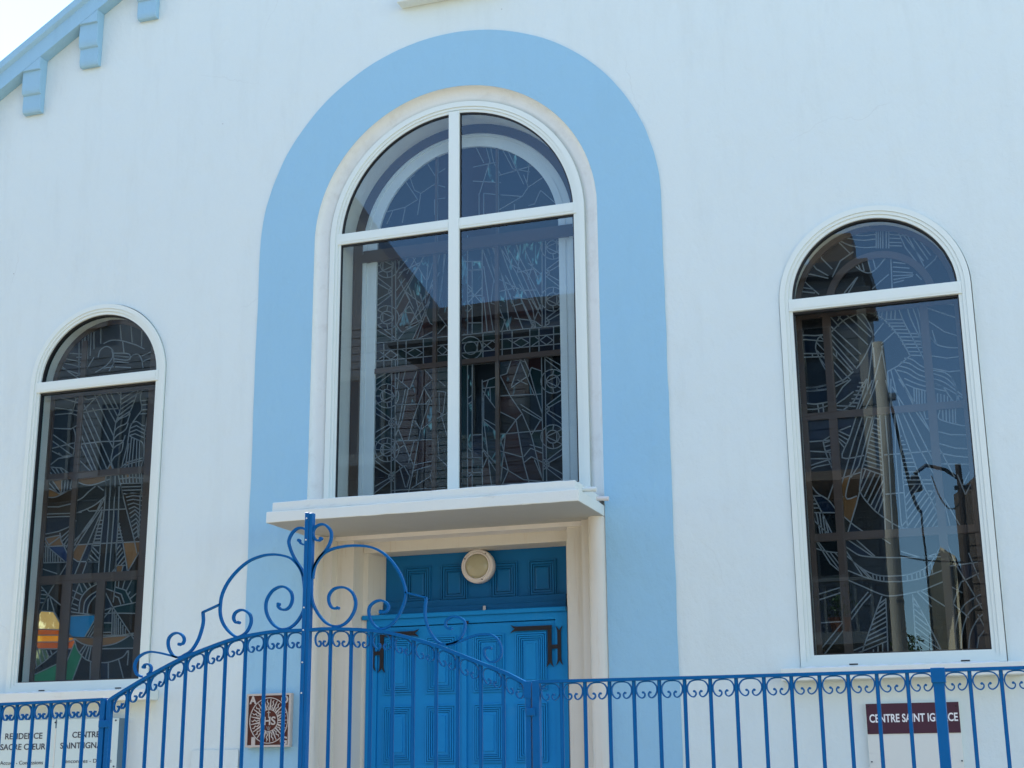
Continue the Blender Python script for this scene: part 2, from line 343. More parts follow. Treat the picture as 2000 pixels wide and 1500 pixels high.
# raking cornice and its brackets
def rake(name, prof, m, s):
    """prof: list of (y, height above the wall-line) swept up the gable on side s"""
    bm = BM(); a = [(s*(HW+.3), y, APEX-(HW+.3)*SL+h) for y, h in prof]; b = [(0, y, APEX+h) for y, h in prof]
    rs = loft(bm, [a, b]); bm.faces.new(rs[0]); bm.faces.new(rs[1][::-1]); return finish(name, bm, m, ch)
for s in (-1, 1):
    rake('cornice', [(-.001, .0), (-.10, .0), (-.10, .145), (-.106, .149), (-.119, .160), (-.128, .170), (-.130, .235), (.3, .235), (.3, .03), (-.001, .03)], 'blue_trim', s)
BW = .170
def bracket_mesh(s):
    # side profile (y, z) relative to the foot on the wall
    full = [(-.0005, 0), (-.036, 0), (-.044, .008), (-.049, .022), (-.052, .042), (-.0525, .152), (-.062, .153), (-.071, .162), (-.077, .182), (-.080, .21),
            (-.0805, .352), (-.0995, .352), (-.0995, .62)]
    bm = BM(); w = BW/2
    L = [bm.verts.new((-w, y, z)) for y, z in full] + [bm.verts.new((-w, -.0005, .62))]
    R = [bm.verts.new((w, y, z)) for y, z in full] + [bm.verts.new((w, -.0005, .62))]
    n = len(L)
    for i in range(n): bm.faces.new((L[i], L[(i+1) % n], R[(i+1) % n], R[i]))
    bm.faces.new(L[::-1]); bm.faces.new(R)
    bmesh.ops.recalc_face_normals(bm, faces=bm.faces)
    # trim by the sloping soffit so that the head tucks under the cornice: slope rises towards the apex
    hz = .457
    bmesh.ops.bisect_plane(bm, geom=bm.verts[:]+bm.edges[:]+bm.faces[:], plane_co=(w*(-s), 0, hz+.002), plane_no=Vector((s*SL, 0, 1)).normalized(), clear_outer=True)
    bmesh.ops.holes_fill(bm, edges=[e for e in bm.edges if e.is_boundary])
    ed = [e for e in bm.edges if len(e.link_faces) == 2 and e.calc_face_angle(0) > .9]
    bmesh.ops.bevel(bm, geom=ed, offset=.003, segments=1, affect='EDGES')
    bmesh.ops.recalc_face_normals(bm, faces=bm.faces)
    me = bpy.data.meshes.new('bracket'); bm.to_mesh(me); bm.free(); me.materials.append(M['blue_trim']); return me
for s in (-1, 1):
    me = bracket_mesh(s)
    for k in range(10):
        x = 2.487 + .5095*(k-4)                # x of the inner side
        if x < .3: continue
        o = bpy.data.objects.new('bracket', me); C.objects.link(o); o.parent = ch
        xc = s*(x + BW/2); o.location = (xc, 0, APEX - x*SL - .457 - .002)

boxo('ledge', 'wall', ch, -.40, .42, -.10, .001, 7.125, 7.22, bev=.006)

# ------------------------------------------------------------------ canopy
def rough_box(name, m, x0, x1, y0, y1, z0, z1, parent, amp=.003, cut=.06, seed=0):
    bm = BM(); box(bm, x0, x1, y0, y1, z0, z1, .006)
    for ax, a, b in ((0, x0, x1), (1, y0, y1)):
        k = int((b-a)/cut)
        for i in range(1, k):
            co = [0, 0, 0]; co[ax] = a + (b-a)*i/k; no = [0, 0, 0]; no[ax] = 1
            bmesh.ops.bisect_plane(bm, geom=bm.verts[:]+bm.edges[:]+bm.faces[:], plane_co=co, plane_no=no)
    for v in bm.verts:
        if v.co.y < -.01:
            d = noise.noise_vector(v.co*7 + Vector((seed, 0, 0)))*amp + noise.noise_vector(v.co*31)*amp*.5
            v.co.x += d.x; v.co.z += d.z; v.co.y += d.y
    o = finish(name, bm, m, parent)
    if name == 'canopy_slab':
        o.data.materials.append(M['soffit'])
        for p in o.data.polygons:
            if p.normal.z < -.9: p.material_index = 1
    return o
rough_box('canopy_slab', 'canopy', -1.056, 1.056, -.585, -.0075, 3.228, 3.302, ch)
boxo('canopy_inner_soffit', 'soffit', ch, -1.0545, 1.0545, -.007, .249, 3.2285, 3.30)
rough_box('canopy_top_layer', 'canopy', -1.028, 1.026, -.558, -.0075, 3.303, 3.366, ch, .004, .05, 4)
boxo('canopy_upstand', 'canopy', ch, -.9540, .9540, -.0065, .099, 3.3025, 3.40)
for k, yy in enumerate((-.40, -.075)):
    bm = BM(); tube(bm, [(1.0, yy, 3.335), (1.115 - .012*k, yy, 3.329)], .015, 12); tube(bm, [(1.02, yy, 3.334), (1.1165-.012*k, yy, 3.3289)], .010, 12)
    finish('drain_pipe', bm, 'canopy' if k == 0 else 'lamp_ring', ch, smooth=False)

# ------------------------------------------------------------------ windows
def inner_arch_lining(name, cx, cz, r, zb, y0, y1, parent):
    bm = BM(); loft(bm, [[(x, y0, z) for x, z in arch(cx, cz, r, zb, 48)], [(x, y1, z) for x, z in arch(cx, cz, r, zb, 48)]], False)
    bm2 = bm; box(bm2, cx-r, cx+r, y0, y1, zb-.03, zb)
    return finish(name, bm2, 'cream', parent)

def ring(name, m, cx, cz, ro, ri, zbo, zbi, y0, y1, parent, **k):
    return slabo(name, m, parent, [arch(cx, cz, ro, zbo, 56), arch(cx, cz, ri, zbi, 56)], y0, y1, **k)

def window_frame(s, label):
    """aluminium outer frame of a side window; everything else of the window hangs on it"""
    cx = s*SX
    f = ring('arched_window', 'frame', cx, SZ, SR, .548, 2.240, 2.272, -.016, .07, ch, label=label)
    ring('frame_bead', 'frame', cx, SZ, .5475, .527, 2.2725, 2.292, -.010, .07, f)
    ring('frame_bead', 'frame', cx, SZ, .5265, .505, 2.2925, 2.3105, -.003, .07, f)
    boxo('transom', 'frame', f, cx-.526, cx+.526, -.013, .068, 4.458, 4.537, bev=.003)
    boxo('transom_bead', 'frame', f, cx-.505, cx+.505, -.0155, -.0135, 4.472, 4.521)
    w = .5045
    # gaskets and panes
    for z0, z1 in ((2.311, 4.4575),):
        slabo('gasket', 'gasket', f, [[(cx-w, z0), (cx+w, z0), (cx+w, z1), (cx-w, z1)], [(cx-w+.007, z0+.005), (cx+w-.007, z0+.005), (cx+w-.007, z1-.013), (cx-w+.007, z1-.013)]], .012, .05)
        boxo('pane', 'glass', f, cx-w+.003, cx+w-.003, .030, .036, z0+.003, z1-.003)
    slabo('gasket', 'gasket', f, [arch(cx, SZ, w, 4.5375, 40), arch(cx, SZ, w-.009, 4.543, 40)], .012, .05)
    slabo('pane', 'glass', f, [arch(cx, SZ, w-.004, 4.54, 40)], .030, .036)
    inner_arch_lining('inner_reveal', cx, SZ, .5075, 2.30, .071, .20, f)
    for dx in (-.30, .33):
        boxo('drain_slot', 'gasket', f, cx+dx, cx+dx+.05, -.0175, -.0155, 2.246, 2.254)
    # sill
    sl = rough_box('sill', 'canopy', cx-.690, cx+.672, -.125, -.0005, 2.158, 2.2325, f, .0025, .05, s)
    bm = BM(); pts = []
    for i in range(30): pts.append((cx-.56+i*.038, -.022 + .003*math.sin(i*1.7), 2.2365 + .003*math.sin(i*2.3)))
    tube(bm, pts, .0055, 6); finish('silicone_bead', bm, 'caulk', f, smooth=True)
    return f
WL = window_frame(-1, 'left round-headed window with clear pane over dark stained glass, coloured pieces at its foot')
WR = window_frame(1, 'right round-headed window with stained glass and street reflected in its pane')
# central window
WC = ring('arched_window', 'frame', 0, ZS+.002, .9545, .916, 3.402, 3.43, .036, .09, ch, label='large central round-headed window above the canopy, divided by a white cross')
ring('frame_bead', 'frame', 0, ZS+.002, .9155, .896, 3.4305, 3.452, .043, .09, WC)
ring('frame_bead', 'frame', 0, ZS+.002, .8955, .876, 3.4525, 3.477, .050, .09, WC)
boxo('mullion', 'frame', WC, -.040, .040, .038, .088, 3.44, 6.25, bev=.003)
for s in (-1, 1):
    boxo('transom', 'frame', WC, *sorted((s*.0405, s*.897)), .042, .088, 5.345, 5.426, bev=.003)
    boxo('transom_bead', 'frame', WC, *sorted((s*.0415, s*.875)), .0385, .0415, 5.362, 5.409)
    a, b = (.0405, .8755) if s > 0 else (-.8755, -.0405)
    slabo('gasket', 'gasket', WC, [[(a, 3.4775), (b, 3.4775), (b, 5.3445), (a, 5.3445)], [(a+.006, 3.483), (b-.006, 3.483), (b-.006, 5.333), (a+.006, 5.333)]], .058, .08)
    boxo('pane', 'glass', WC, a+.003, b-.003, .068, .074, 3.48, 5.342)
    slabo('gasket', 'gasket', WC, [half(0, ZS+.002, .8755, 5.4265, s, s*.0405), half(0, ZS+.002, .866, 5.432, s, s*.0465)], .058, .08)
    slabo('pane', 'glass', WC, [half(0, ZS+.002, .872, 5.429, s, s*.043)], .068, .074)
inner_arch_lining('inner_reveal', 0, ZS, .8795, 3.44, .091, .42, WC)
# inner timber frame of the central window
ring('inner_frame', 'brown', 0, ZS+.005, .8740, .806, 3.445, 3.48, .262, .32, WC)
ring('inner_bead', 'white_in', 0, ZS+.015, .8055, .775, 3.475, 3.50, .275, .32, WC)
ring('inner_bead', 'white_in', 0, ZS+.016, .7745, .745, 3.505, 3.515, .287, .32, WC)
ring('inner_bead', 'white_in', 0, ZS+.018, .7445, .695, 3.518, 3.535, .281, .32, WC)
boxo('inner_transom', 'brown', WC, -.805, .805, .258, .30, 5.272, 5.335)
boxo('inner_transom', 'brown', WC, -.80, .80, .268, .30, 5.336, 5.362)
for s in (-1, 1): (boxo('inner_bar', 'brown', WC, s*.235-.013, s*.235+.013, .270, .2985, 3.52, 5.27), boxo('inner_bar', 'brown', WC, s*.235-.007, s*.235+.007, .285, .2985, 5.363, 6.03))
boxo('inner_bar', 'brown', WC, -.694, .694, .2715, .2985, 4.422, 4.458)
# inner timber frames of the side windows
def side_inner(f, s, verts, hors, extra):
    cx = s*SX
    ring('inner_frame', 'brown', cx, SZ, .505, .470, 2.302, 2.33, .138, .175, f)
    for x, z0, z1, w in verts: boxo('inner_bar', 'brown', f, x-w/2, x+w/2, .134, .1515, z0, z1)
    for z, x0, x1, w in hors: boxo('inner_bar', 'brown', f, x0, x1, .1355, .1515, z-w/2, z+w/2)
side_inner(WL, -1, [(-3.058, 3.08, 4.88, .042), (-3.062, 2.32, 3.03, .080), (-2.770, 2.32, 3.03, .070), (-2.440, 2.32, 4.8, .055)],
           [(3.832, -3.325, -2.325, .05), (3.057, -3.325, -2.325, .066), (4.47, -3.325, -2.325, .05)], 0)
side_inner(WR, 1, [(2.511, 2.32, 4.50, .052), (3.111, 2.32, 4.50, .050)],
           [(3.80, 2.325, 3.325, .045), (3.033, 2.325, 3.325, .050), (4.47, 2.325, 3.325, .05)], 0)
slabo('inner_bar', 'brown', WR, [arch(2.855, 4.50, .345, 4.496, 32), arch(2.855, 4.50, .30, 4.4965, 32)], .1365, .1515)

# ------------------------------------------------------------------ stained glass: the lead lines are traced, the pieces are what they enclose
def polyarea(p): return sum(p[i-1][0]*p[i][1] - p[i][0]*p[i-1][1] for i in range(len(p)))/2
def inside(pt, poly):
    x, y = pt; c = False; j = len(poly)-1
    for i in range(len(poly)):
        if (poly[i][1] > y) != (poly[j][1] > y) and x < (poly[j][0]-poly[i][0])*(y-poly[i][1])/(poly[j][1]-poly[i][1]) + poly[i][0]: c = not c
        j = i
    return c
ALLCELLS = []
def stretch(pl, walls, e=.016, far=.085):
    """carry the ends of a lead line on to the bar or edge it runs into, else a little way"""
    def ext(a, b):
        L = math.hypot(a[0]-b[0], a[1]-b[1]) or 1; dx, dz = (a[0]-b[0])/L, (a[1]-b[1])/L; best = None
        for (x1, z1), (x2, z2) in walls:
            ex, ez = x2-x1, z2-z1; det = dx*ez - dz*ex
            if abs(det) < 1e-9: continue
            t = ((x1-a[0])*ez - (z1-a[1])*ex)/det; u = ((x1-a[0])*dz - (z1-a[1])*dx)/det
            if 0 < t < far and 0 <= u <= 1 and (best is None or t < best): best = t
        t = (best+.003, True) if best is not None else (e, False)
        return (a[0]+dx*t[0], a[1]+dz*t[0]), t[1]
    (p, h1), (q, h2) = ext(pl[0], pl[1]), ext(pl[-1], pl[-2])
    return [p] + list(pl) + [q], ([p] if h1 else []) + list(pl) + ([q] if h2 else [])
def stained(win, outline, lines, Y, seeds, palette, came=.0075):
    """lines: polylines in the xz plane. Fills ALLCELLS with the enclosed cells and builds the came."""
    verts, edges = [], []
    def add(pl, closed=False):
        b = len(verts); verts.extend(Vector((x, z)) for x, z in pl)
        edges.extend((b+i, b+i+1) for i in range(len(pl)-1))
        if closed: edges.append((b+len(pl)-1, b))
    add(outline, True)
    walls = list(zip(outline, outline[1:] + outline[:1])) + [(pl[0], pl[1]) for pl in lines if len(pl) == 2 and max(abs(pl[0][0]-pl[1][0]), abs(pl[0][1]-pl[1][1])) > .68]
    drawn = []
    for pl in lines:
        cut, vis = stretch(pl, walls); add(cut); drawn.append(vis)
    lines = drawn
    vo, eo, fo, ov, oe, of = delaunay_2d_cdt(verts, edges, [], 0, 1e-4)
    cons = {tuple(sorted(e)) for e, src in zip(eo, oe) if src}
    e2f = {}
    for i, f in enumerate(fo):
        for a, b in zip(f, f[1:] + f[:1] if isinstance(f, list) else tuple(f[1:]) + (f[0],)): e2f.setdefault(tuple(sorted((a, b))), []).append(i)
    cen = [tuple(sum(vo[v][k] for v in f)/len(f) for k in (0, 1)) for f in fo]
    ok = [inside(c, outline) for c in cen]
    seen = set(); cells = []
    for i in range(len(fo)):
        if i in seen or not ok[i]: continue
        st = [i]; seen.add(i); cell = []
        while st:
            q = st.pop(); cell.append(q); f = fo[q]
            for a, b in zip(f, tuple(f[1:]) + (f[0],)):
                k = tuple(sorted((a, b)))
                if k in cons: continue
                for r in e2f[k]:
                    if r not in seen and ok[r]: seen.add(r); st.append(r)
        cells.append(cell)
    for cell in cells:
        tris = [[(vo[v].x, vo[v].y) for v in fo[q]] for q in cell]
        ar = sum(abs(polyarea(t)) for t in tris)
        if ar < 2e-6: continue
        col = None
        for pt, c in seeds:
            if any(inside(pt, t) for t in tris): col = c
        if col is None:
            c0 = cen[cell[0]]; col = palette(c0)
        ALLCELLS.append((ar, win, tris, col, Y))
    bm = BM()
    for pl in lines: ribbon(bm, pl, came, Y-.0045, Y+.001)
    return finish('lead_came', bm, 'lead', win)
def build_cells():
    ALLCELLS.sort(key=lambda c: -c[0]); rest = {}
    def extr(bm, tris, Y, tilt):
        cx = sum(p[0] for t in tris for p in t)/sum(len(t) for t in tris); cz = sum(p[1] for t in tris for p in t)/sum(len(t) for t in tris)
        vm = {}; fs = []
        for t in tris:
            vs = []
            for x, z in t:
                k = (round(x, 6), round(z, 6))
                if k not in vm: vm[k] = bm.verts.new((x, Y + (x-cx)*tilt[0] + (z-cz)*tilt[1], z))
                vs.append(vm[k])
            if len(set(vs)) == 3:
                try: fs.append(bm.faces.new(vs))
                except ValueError: pass
        r = bmesh.ops.extrude_face_region(bm, geom=fs)
        for v in r['geom']:
            if isinstance(v, bmesh.types.BMVert): v.co.y += .004
        return fs
    for i, (ar, win, tris, col, Y) in enumerate(ALLCELLS):
        sz = math.sqrt(ar); a = min(.02, .0009/max(sz, .01)); tilt = (random.uniform(-a, a), random.uniform(-a, a))
        if i < 300:
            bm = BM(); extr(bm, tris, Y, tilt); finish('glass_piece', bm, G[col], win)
        else: rest.setdefault((win.name, win), []).append((tris, Y, tilt, col))
    for (n, win), L in rest.items():
        bm = BM(); cols = sorted({c for _, _, _, c in L})
        for tris, Y, tilt, c in L:
            before = len(bm.faces); extr(bm, tris, Y, tilt); bm.faces.ensure_lookup_table()
            for f in bm.faces[before:]: f.material_index = cols.index(c)
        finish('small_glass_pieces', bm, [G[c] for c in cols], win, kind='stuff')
# traced lead lines: strings of x,y pairs in three survey close-ups of each window (scale, origin)
def parse(txt, sx, ox, oy, Y, sm=True):
    out = []
    for line in txt.replace('\n', ';').split(';'):
        v = line.split()
        if len(v) < 2: continue
        pts = [tuple(float(q) for q in p.split(',')) for p in v]
        if sm and len(pts) > 3: pts = smooth(pts, 4)
        out.append(tr(pts, sx, ox, oy, Y))
    return out
def seg(lines, txt, sx, ox, oy, Y):
    lines += parse(txt, sx, ox, oy, Y)
YS = .155; YC = .302
LL = []
seg(LL, """582,290 580,620;605,290 603,600;627,300 622,560;648,310 642,490;668,315 662,470;500,450 575,455;480,490 575,510;460,520 572,545;445,560 575,600;450,545 510,590 570,630
720,480 735,430 780,400 820,420 835,450;820,420 825,480 780,540 700,590;835,450 945,455 940,500 835,490;840,470 945,478;835,510 945,520;845,550 960,555;830,430 838,520 800,580
950,500 970,468 1015,460 1040,500 1050,560;760,380 820,355 900,360 1000,390;690,330 690,420;740,300 740,380;560,620 640,560 690,480;900,360 910,450;1000,390 1060,420
760,560 835,550;1040,300 1040,400;880,220 890,350;960,240 970,370;560,480 590,480;1040,470 1110,440;1050,510 1120,480
640,840 700,780 760,740 820,710;800,720 870,860;770,735 870,925;740,755 850,960;710,790 835,1060;680,850 832,1150;640,880 820,1280;620,920 790,1310;610,990 750,1320;600,1060 715,1325;595,1130 690,1330
590,1240 680,1330;630,880 740,862 870,855;600,1115 740,1098 830,1095 905,1090;820,710 890,760
885,710 885,850 862,920 850,960 835,1060 830,1150 815,1230 830,1290
1010,710 885,790;1012,745 880,830;995,785 872,870;975,825 865,910;960,870 860,935
850,960 880,930 940,900 975,830 1000,760;840,1020 870,990 930,960 955,890;835,1080 860,1050 920,1010 940,960;822,1160 850,1130 900,1100 920,1050;815,1250 840,1210 890,1170 905,1100
1050,700 1030,780 1040,860 1000,920 960,980 945,1050 935,1120 915,1200 890,1300
1032,800 1100,790;1037,830 1100,822;1040,865 1100,860;1025,895 1100,890;960,970 1000,950 1050,980 1100,975;955,1000 1000,980 1045,1005;950,1030 1000,1010 1040,1030;945,1055 990,1040 1025,1055
945,1055 1000,1080 1040,1100 1055,1140 1050,1230 1030,1300;945,1110 920,1290;965,1070 945,1270;985,1075 970,1255;1005,1085 1000,1240;1025,1095 1020,1230
890,1310 930,1270 980,1250 1045,1235;885,1290 930,1250 1050,1215
410,770 570,810;470,735 590,790;560,780 530,890;410,850 570,872;410,900 520,890 570,905;400,1000 520,1005 555,985;540,1000 555,1060 545,1160 535,1200
395,1050 540,1150;395,1100 540,1205;430,1135 550,1105;390,1170 460,1205 540,1200;380,1260 430,1220 530,1205;430,1180 460,1205;600,780 650,790 710,775
380,1285 450,1290 510,1330;370,1325 400,1360;390,1305 430,1360;410,1290 445,1350;440,1290 475,1345;470,1300 495,1335
370,1410 430,1480;390,1390 445,1470;360,1440 440,1480 520,1450;480,1390 470,1465;500,1390 492,1460;525,1390 515,1450;455,1390 452,1475
575,1395 630,1415 700,1410 810,1370;775,1380 775,1500;812,1375 808,1500;845,1370 843,1500
875,1375 885,1420 905,1500;870,1372 960,1360 1040,1365;900,1365 905,1405;925,1363 927,1404;950,1361 952,1403;975,1361 978,1403;1000,1362 1003,1402;1025,1364 1028,1401
885,1405 1040,1401;893,1430 1040,1425;898,1455 1040,1450;903,1480 1040,1475;1040,1365 1042,1500;1060,1040 1060,1300;1100,800 1060,1040""", 3.75, 0, 570, YS)
seg(LL, """700,0 650,40 610,80 565,105;770,75 705,130 640,165 560,195;765,90 740,140 690,220 640,300 545,400;745,105 700,200 620,310 545,430;752,150 650,300 535,480;752,170 700,290 640,430 545,655;750,185 690,400 600,658
775,0 765,170 740,400 722,640;808,0 795,300 765,645;845,0 832,250 800,640;875,0 868,250 845,600;885,0 930,180 975,350 1005,490;865,250 905,430 938,640
345,203 430,200 520,197 600,190;655,182 780,172 930,165;540,430 700,420 880,412 1010,405;655,182 640,165
725,250 752,248;715,280 750,277;708,310 748,306;702,335 746,332;695,360 744,357;690,385 742,382;682,410 741,407;672,435 740,432
675,440 640,550 725,550;680,445 738,505;668,465 728,535;655,500 708,550;645,525 675,550;866,275 880,273;864,300 885,298;862,325 890,323;860,350 895,348;858,375 900,372;852,400 905,397
852,420 850,580 920,578;882,430 852,470;897,450 852,510;903,480 852,545;912,510 862,577;917,545 885,578
920,58 970,48 1025,52;925,80 975,68 1025,72;930,105 975,95 1022,102;937,135 980,122 1022,135;945,165 985,148 1020,168;950,200 990,172 1020,200;957,230 993,200 1020,232;963,262 998,235 1018,265;968,292 1002,265 1017,298;974,322 1005,295 1015,330;980,350 1008,325 1014,362
1030,40 1018,380;980,385 1014,362;355,80 400,80 450,60 512,25;350,150 430,150 512,130;345,225 430,222 510,220
330,350 430,330 500,300;335,378 440,358;330,382 360,430 440,370;360,440 480,435;440,340 450,400 490,480;500,330 448,375;497,360 458,402;495,390 468,430;500,420 485,450;500,300 560,250
320,400 360,450 430,510 478,552;315,560 478,555;322,405 320,560;337,420 336,560;352,440 352,558;370,458 370,557;388,475 388,557;406,490 406,557;425,505 427,556;445,522 447,555
478,590 435,660;540,530 570,550 725,553;850,580 850,640;905,578 890,640;300,600 420,640;930,640 1010,500;720,0 760,30
300,730 355,795 440,865;400,715 350,800 310,885;290,760 325,765;285,790 345,795;285,820 340,825;280,850 325,852;345,810 300,910;355,820 350,905;367,808 400,920 440,990
270,1045 290,912 400,920;270,1045 435,1050;395,920 440,1000;265,1090 430,1090;255,1140 430,1140;250,1190 420,1190;240,1350 330,1280 420,1205;250,1200 270,1320;278,1200 305,1300;310,1200 335,1275;340,1200 362,1252;370,1200 385,1238
580,715 530,850 515,910 560,925 690,940;580,932 590,830 640,760 718,710;612,932 622,850 660,800 715,765;640,935 650,875 680,825 712,795;540,815 580,835;528,855 572,875;590,735 605,775;620,722 640,755;560,775 600,795;655,712 668,735;520,890 565,905
500,950 600,945 697,940;495,1070 540,1105 600,1108 690,1105;697,940 690,1105;690,1060 660,1105;690,1020 640,1107;692,985 620,1107;770,905 850,880 970,855;780,790 825,880 960,1085;765,960 825,885;825,880 820,1090;845,720 830,850
835,770 890,790 912,855;835,800 870,815 887,865;840,735 920,760 968,855;870,722 868,745;905,728 898,752;940,740 925,770;955,770 940,795;970,810 952,825;838,915 838,1085;852,940 852,1085;868,962 868,1085;885,990 885,1084;902,1015 902,1083;920,1040 920,1081;820,1090 890,1090 950,1080
700,935 830,928 970,930;750,1070 815,1068;540,1110 600,1150 670,1168 740,1170 850,1150 955,1092;495,1104 680,1108 955,1092;545,1120 570,1200 620,1260 668,1283;640,1165 600,1235;655,1170 625,1262;670,1170 650,1275;625,1160 585,1215
735,1290 800,1287 900,1250 940,1205 935,1310;735,1190 940,1185;480,1310 545,1150;600,1240 540,1400;665,1285 660,1425;795,1290 795,1425;870,1265 910,1425;500,1140 545,1120;500,1190 535,1190;700,1000 820,1000;250,1380 420,1300;690,710 735,700""", 3.75, 0, 950, YS)
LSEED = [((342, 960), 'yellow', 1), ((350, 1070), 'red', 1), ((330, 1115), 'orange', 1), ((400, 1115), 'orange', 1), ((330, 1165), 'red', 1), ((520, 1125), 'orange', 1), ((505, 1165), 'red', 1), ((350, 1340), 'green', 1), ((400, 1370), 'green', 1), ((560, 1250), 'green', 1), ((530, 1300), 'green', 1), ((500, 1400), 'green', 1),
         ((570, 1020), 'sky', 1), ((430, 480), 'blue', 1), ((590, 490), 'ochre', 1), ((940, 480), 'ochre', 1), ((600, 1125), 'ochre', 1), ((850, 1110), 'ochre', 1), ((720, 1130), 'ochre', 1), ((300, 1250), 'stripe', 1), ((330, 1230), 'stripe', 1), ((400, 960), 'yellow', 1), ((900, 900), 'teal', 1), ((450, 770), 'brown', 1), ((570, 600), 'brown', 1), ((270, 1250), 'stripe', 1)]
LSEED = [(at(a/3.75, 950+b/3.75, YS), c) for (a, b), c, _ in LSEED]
def lpal(c):
    z = c[1]
    if z > 3.9: return random.choice(['slate', 'slate', 'navy', 'black', 'slate'])
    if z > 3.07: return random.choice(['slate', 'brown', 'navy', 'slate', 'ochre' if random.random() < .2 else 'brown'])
    return random.choice(['slate', 'teal', 'navy', 'brown', 'black'])
def grid(x0, x1, z0, z1):
    return [(x0, z0), (x1, z0), (x1, z1), (x0, z1)]
LO = arch(-SX, SZ, .480, 2.318, 40)
stained(WL, LO, LL + [[(-3.074, 2.28), (-3.074, 4.9)], [(-3.042, 2.28), (-3.042, 4.9)], [(-2.461, 2.28), (-2.461, 4.85)], [(-2.419, 2.28), (-2.419, 4.85)], [(-2.792, 2.28), (-2.792, 3.06)], [(-2.748, 2.28), (-2.748, 3.06)], [(-3.34, 3.812), (-2.31, 3.812)], [(-3.34, 3.852), (-2.31, 3.852)], [(-3.34, 3.037), (-2.31, 3.037)], [(-3.34, 3.077), (-2.31, 3.077)], [(-3.34, 4.450), (-2.31, 4.450)], [(-3.34, 4.490), (-2.31, 4.490)]], YS, LSEED, lpal)

RL = []
seg(RL, """620,350 700,385 800,400 885,395;600,305 680,330 790,345 885,335;640,275 700,300 790,310 885,300;650,400 700,450;890,235 890,405;905,235 905,405;922,235 922,405;940,235 940,405;965,235 965,405;985,235 985,405
985,300 1060,305;985,330 1070,332;985,360 1080,362;985,385 1085,388;985,270 1045,272;1040,250 1110,400 1240,565;1090,300 1245,500;1160,320 1280,490;1210,340 1300,460;1260,360 1330,440;1120,300 1250,540;1240,570 1330,490 1380,400
700,500 760,560 830,590 890,560 965,470;740,490 770,560;775,480 800,575;820,470 850,580;860,462 885,560;1000,480 1005,600 1010,710;1015,510 1110,520;1015,545 1140,555;1015,580 1165,590;1015,612 1170,605;1020,640 1165,615;1020,665 1100,645
860,710 920,655 985,600;450,400 480,480 560,560;380,480 440,560 530,610;310,590 400,600 530,630;310,610 380,680 460,750;372,605 355,650;280,720 340,700 420,712;270,745 330,730 430,740;750,620 680,740;740,630 650,740;560,620 620,500 720,430;1190,600 1230,640
840,830 852,900;865,825 878,912;888,822 893,925;912,820 908,935;940,820 930,940;975,818 965,940;1005,815 1000,940;1035,815 1030,940;945,941 1020,940 1090,940
962,966 1098,966;985,990 1108,990;1005,1015 1122,1015;1032,1040 1138,1044;1055,1070 1152,1070;1070,1095 1165,1100;1085,1125 1180,1125;1103,1150 1190,1150;1122,1180 1205,1182;1140,1208 1220,1210
800,885 880,900 960,950 1050,1050 1100,1130 1145,1212;1145,1212 1050,1290 975,1330;1050,840 1100,960 1180,1110 1255,1250;1115,810 1140,910 1190,1020 1250,1130;1160,840 1200,950 1245,1180;1200,850 1225,950
575,1010 640,950 720,910 780,895 830,960 868,1060 845,1130 790,1240 740,1310;640,950 828,1130;690,925 850,1070;580,1020 775,1200;575,1070 755,1250;580,1120 735,1300;585,1170 715,1320;590,1220 705,1340;590,1280 690,1385;590,1340 650,1415;740,905 862,1040
590,1180 595,1232;600,1410 650,1390 720,1330;280,1060 360,1058 440,1060 510,1050;280,1095 360,1090 430,1096;510,1050 455,1080 435,1150 460,1220 500,1300 535,1350;470,1070 522,1110;440,1110 522,1195;437,1165 525,1255;462,1225 530,1315
290,1195 440,1195;290,1225 440,1220;410,1195 412,1222;300,1450 380,1450 440,1450 530,1430;310,1475 400,1475 530,1460;445,1450 447,1474;260,890 320,885 400,888 505,915;600,950 650,860;565,940 610,990
870,1060 945,965;1030,1030 930,1120;868,1060 850,1250 830,1400 820,1500;930,1140 955,1300 990,1500;975,1330 990,1500;942,1130 900,1300 845,1500;870,1150 880,1300
1100,1230 1160,1240 1230,1290 1320,1322 1410,1340 1470,1400 1500,1500;1075,1258 1140,1270 1230,1322 1400,1372 1478,1440;1062,1288 1140,1310 1220,1360 1380,1402 1485,1470;1045,1320 1120,1340 1210,1390 1380,1440 1492,1500;1100,1380 1200,1425 1300,1450 1420,1480
1310,970 1400,1030 1510,1065;1310,1090 1350,1130 1440,1150 1530,1150;1310,1090 1345,1120;1320,1215 1420,1230 1535,1215;1330,1310 1440,1332 1540,1320;1310,1020 1340,1120;1030,1310 1140,1500;1000,1320 1045,1500;1350,880 1500,930;1350,820 1500,830""", 3.8462, 1480, 380, YS)
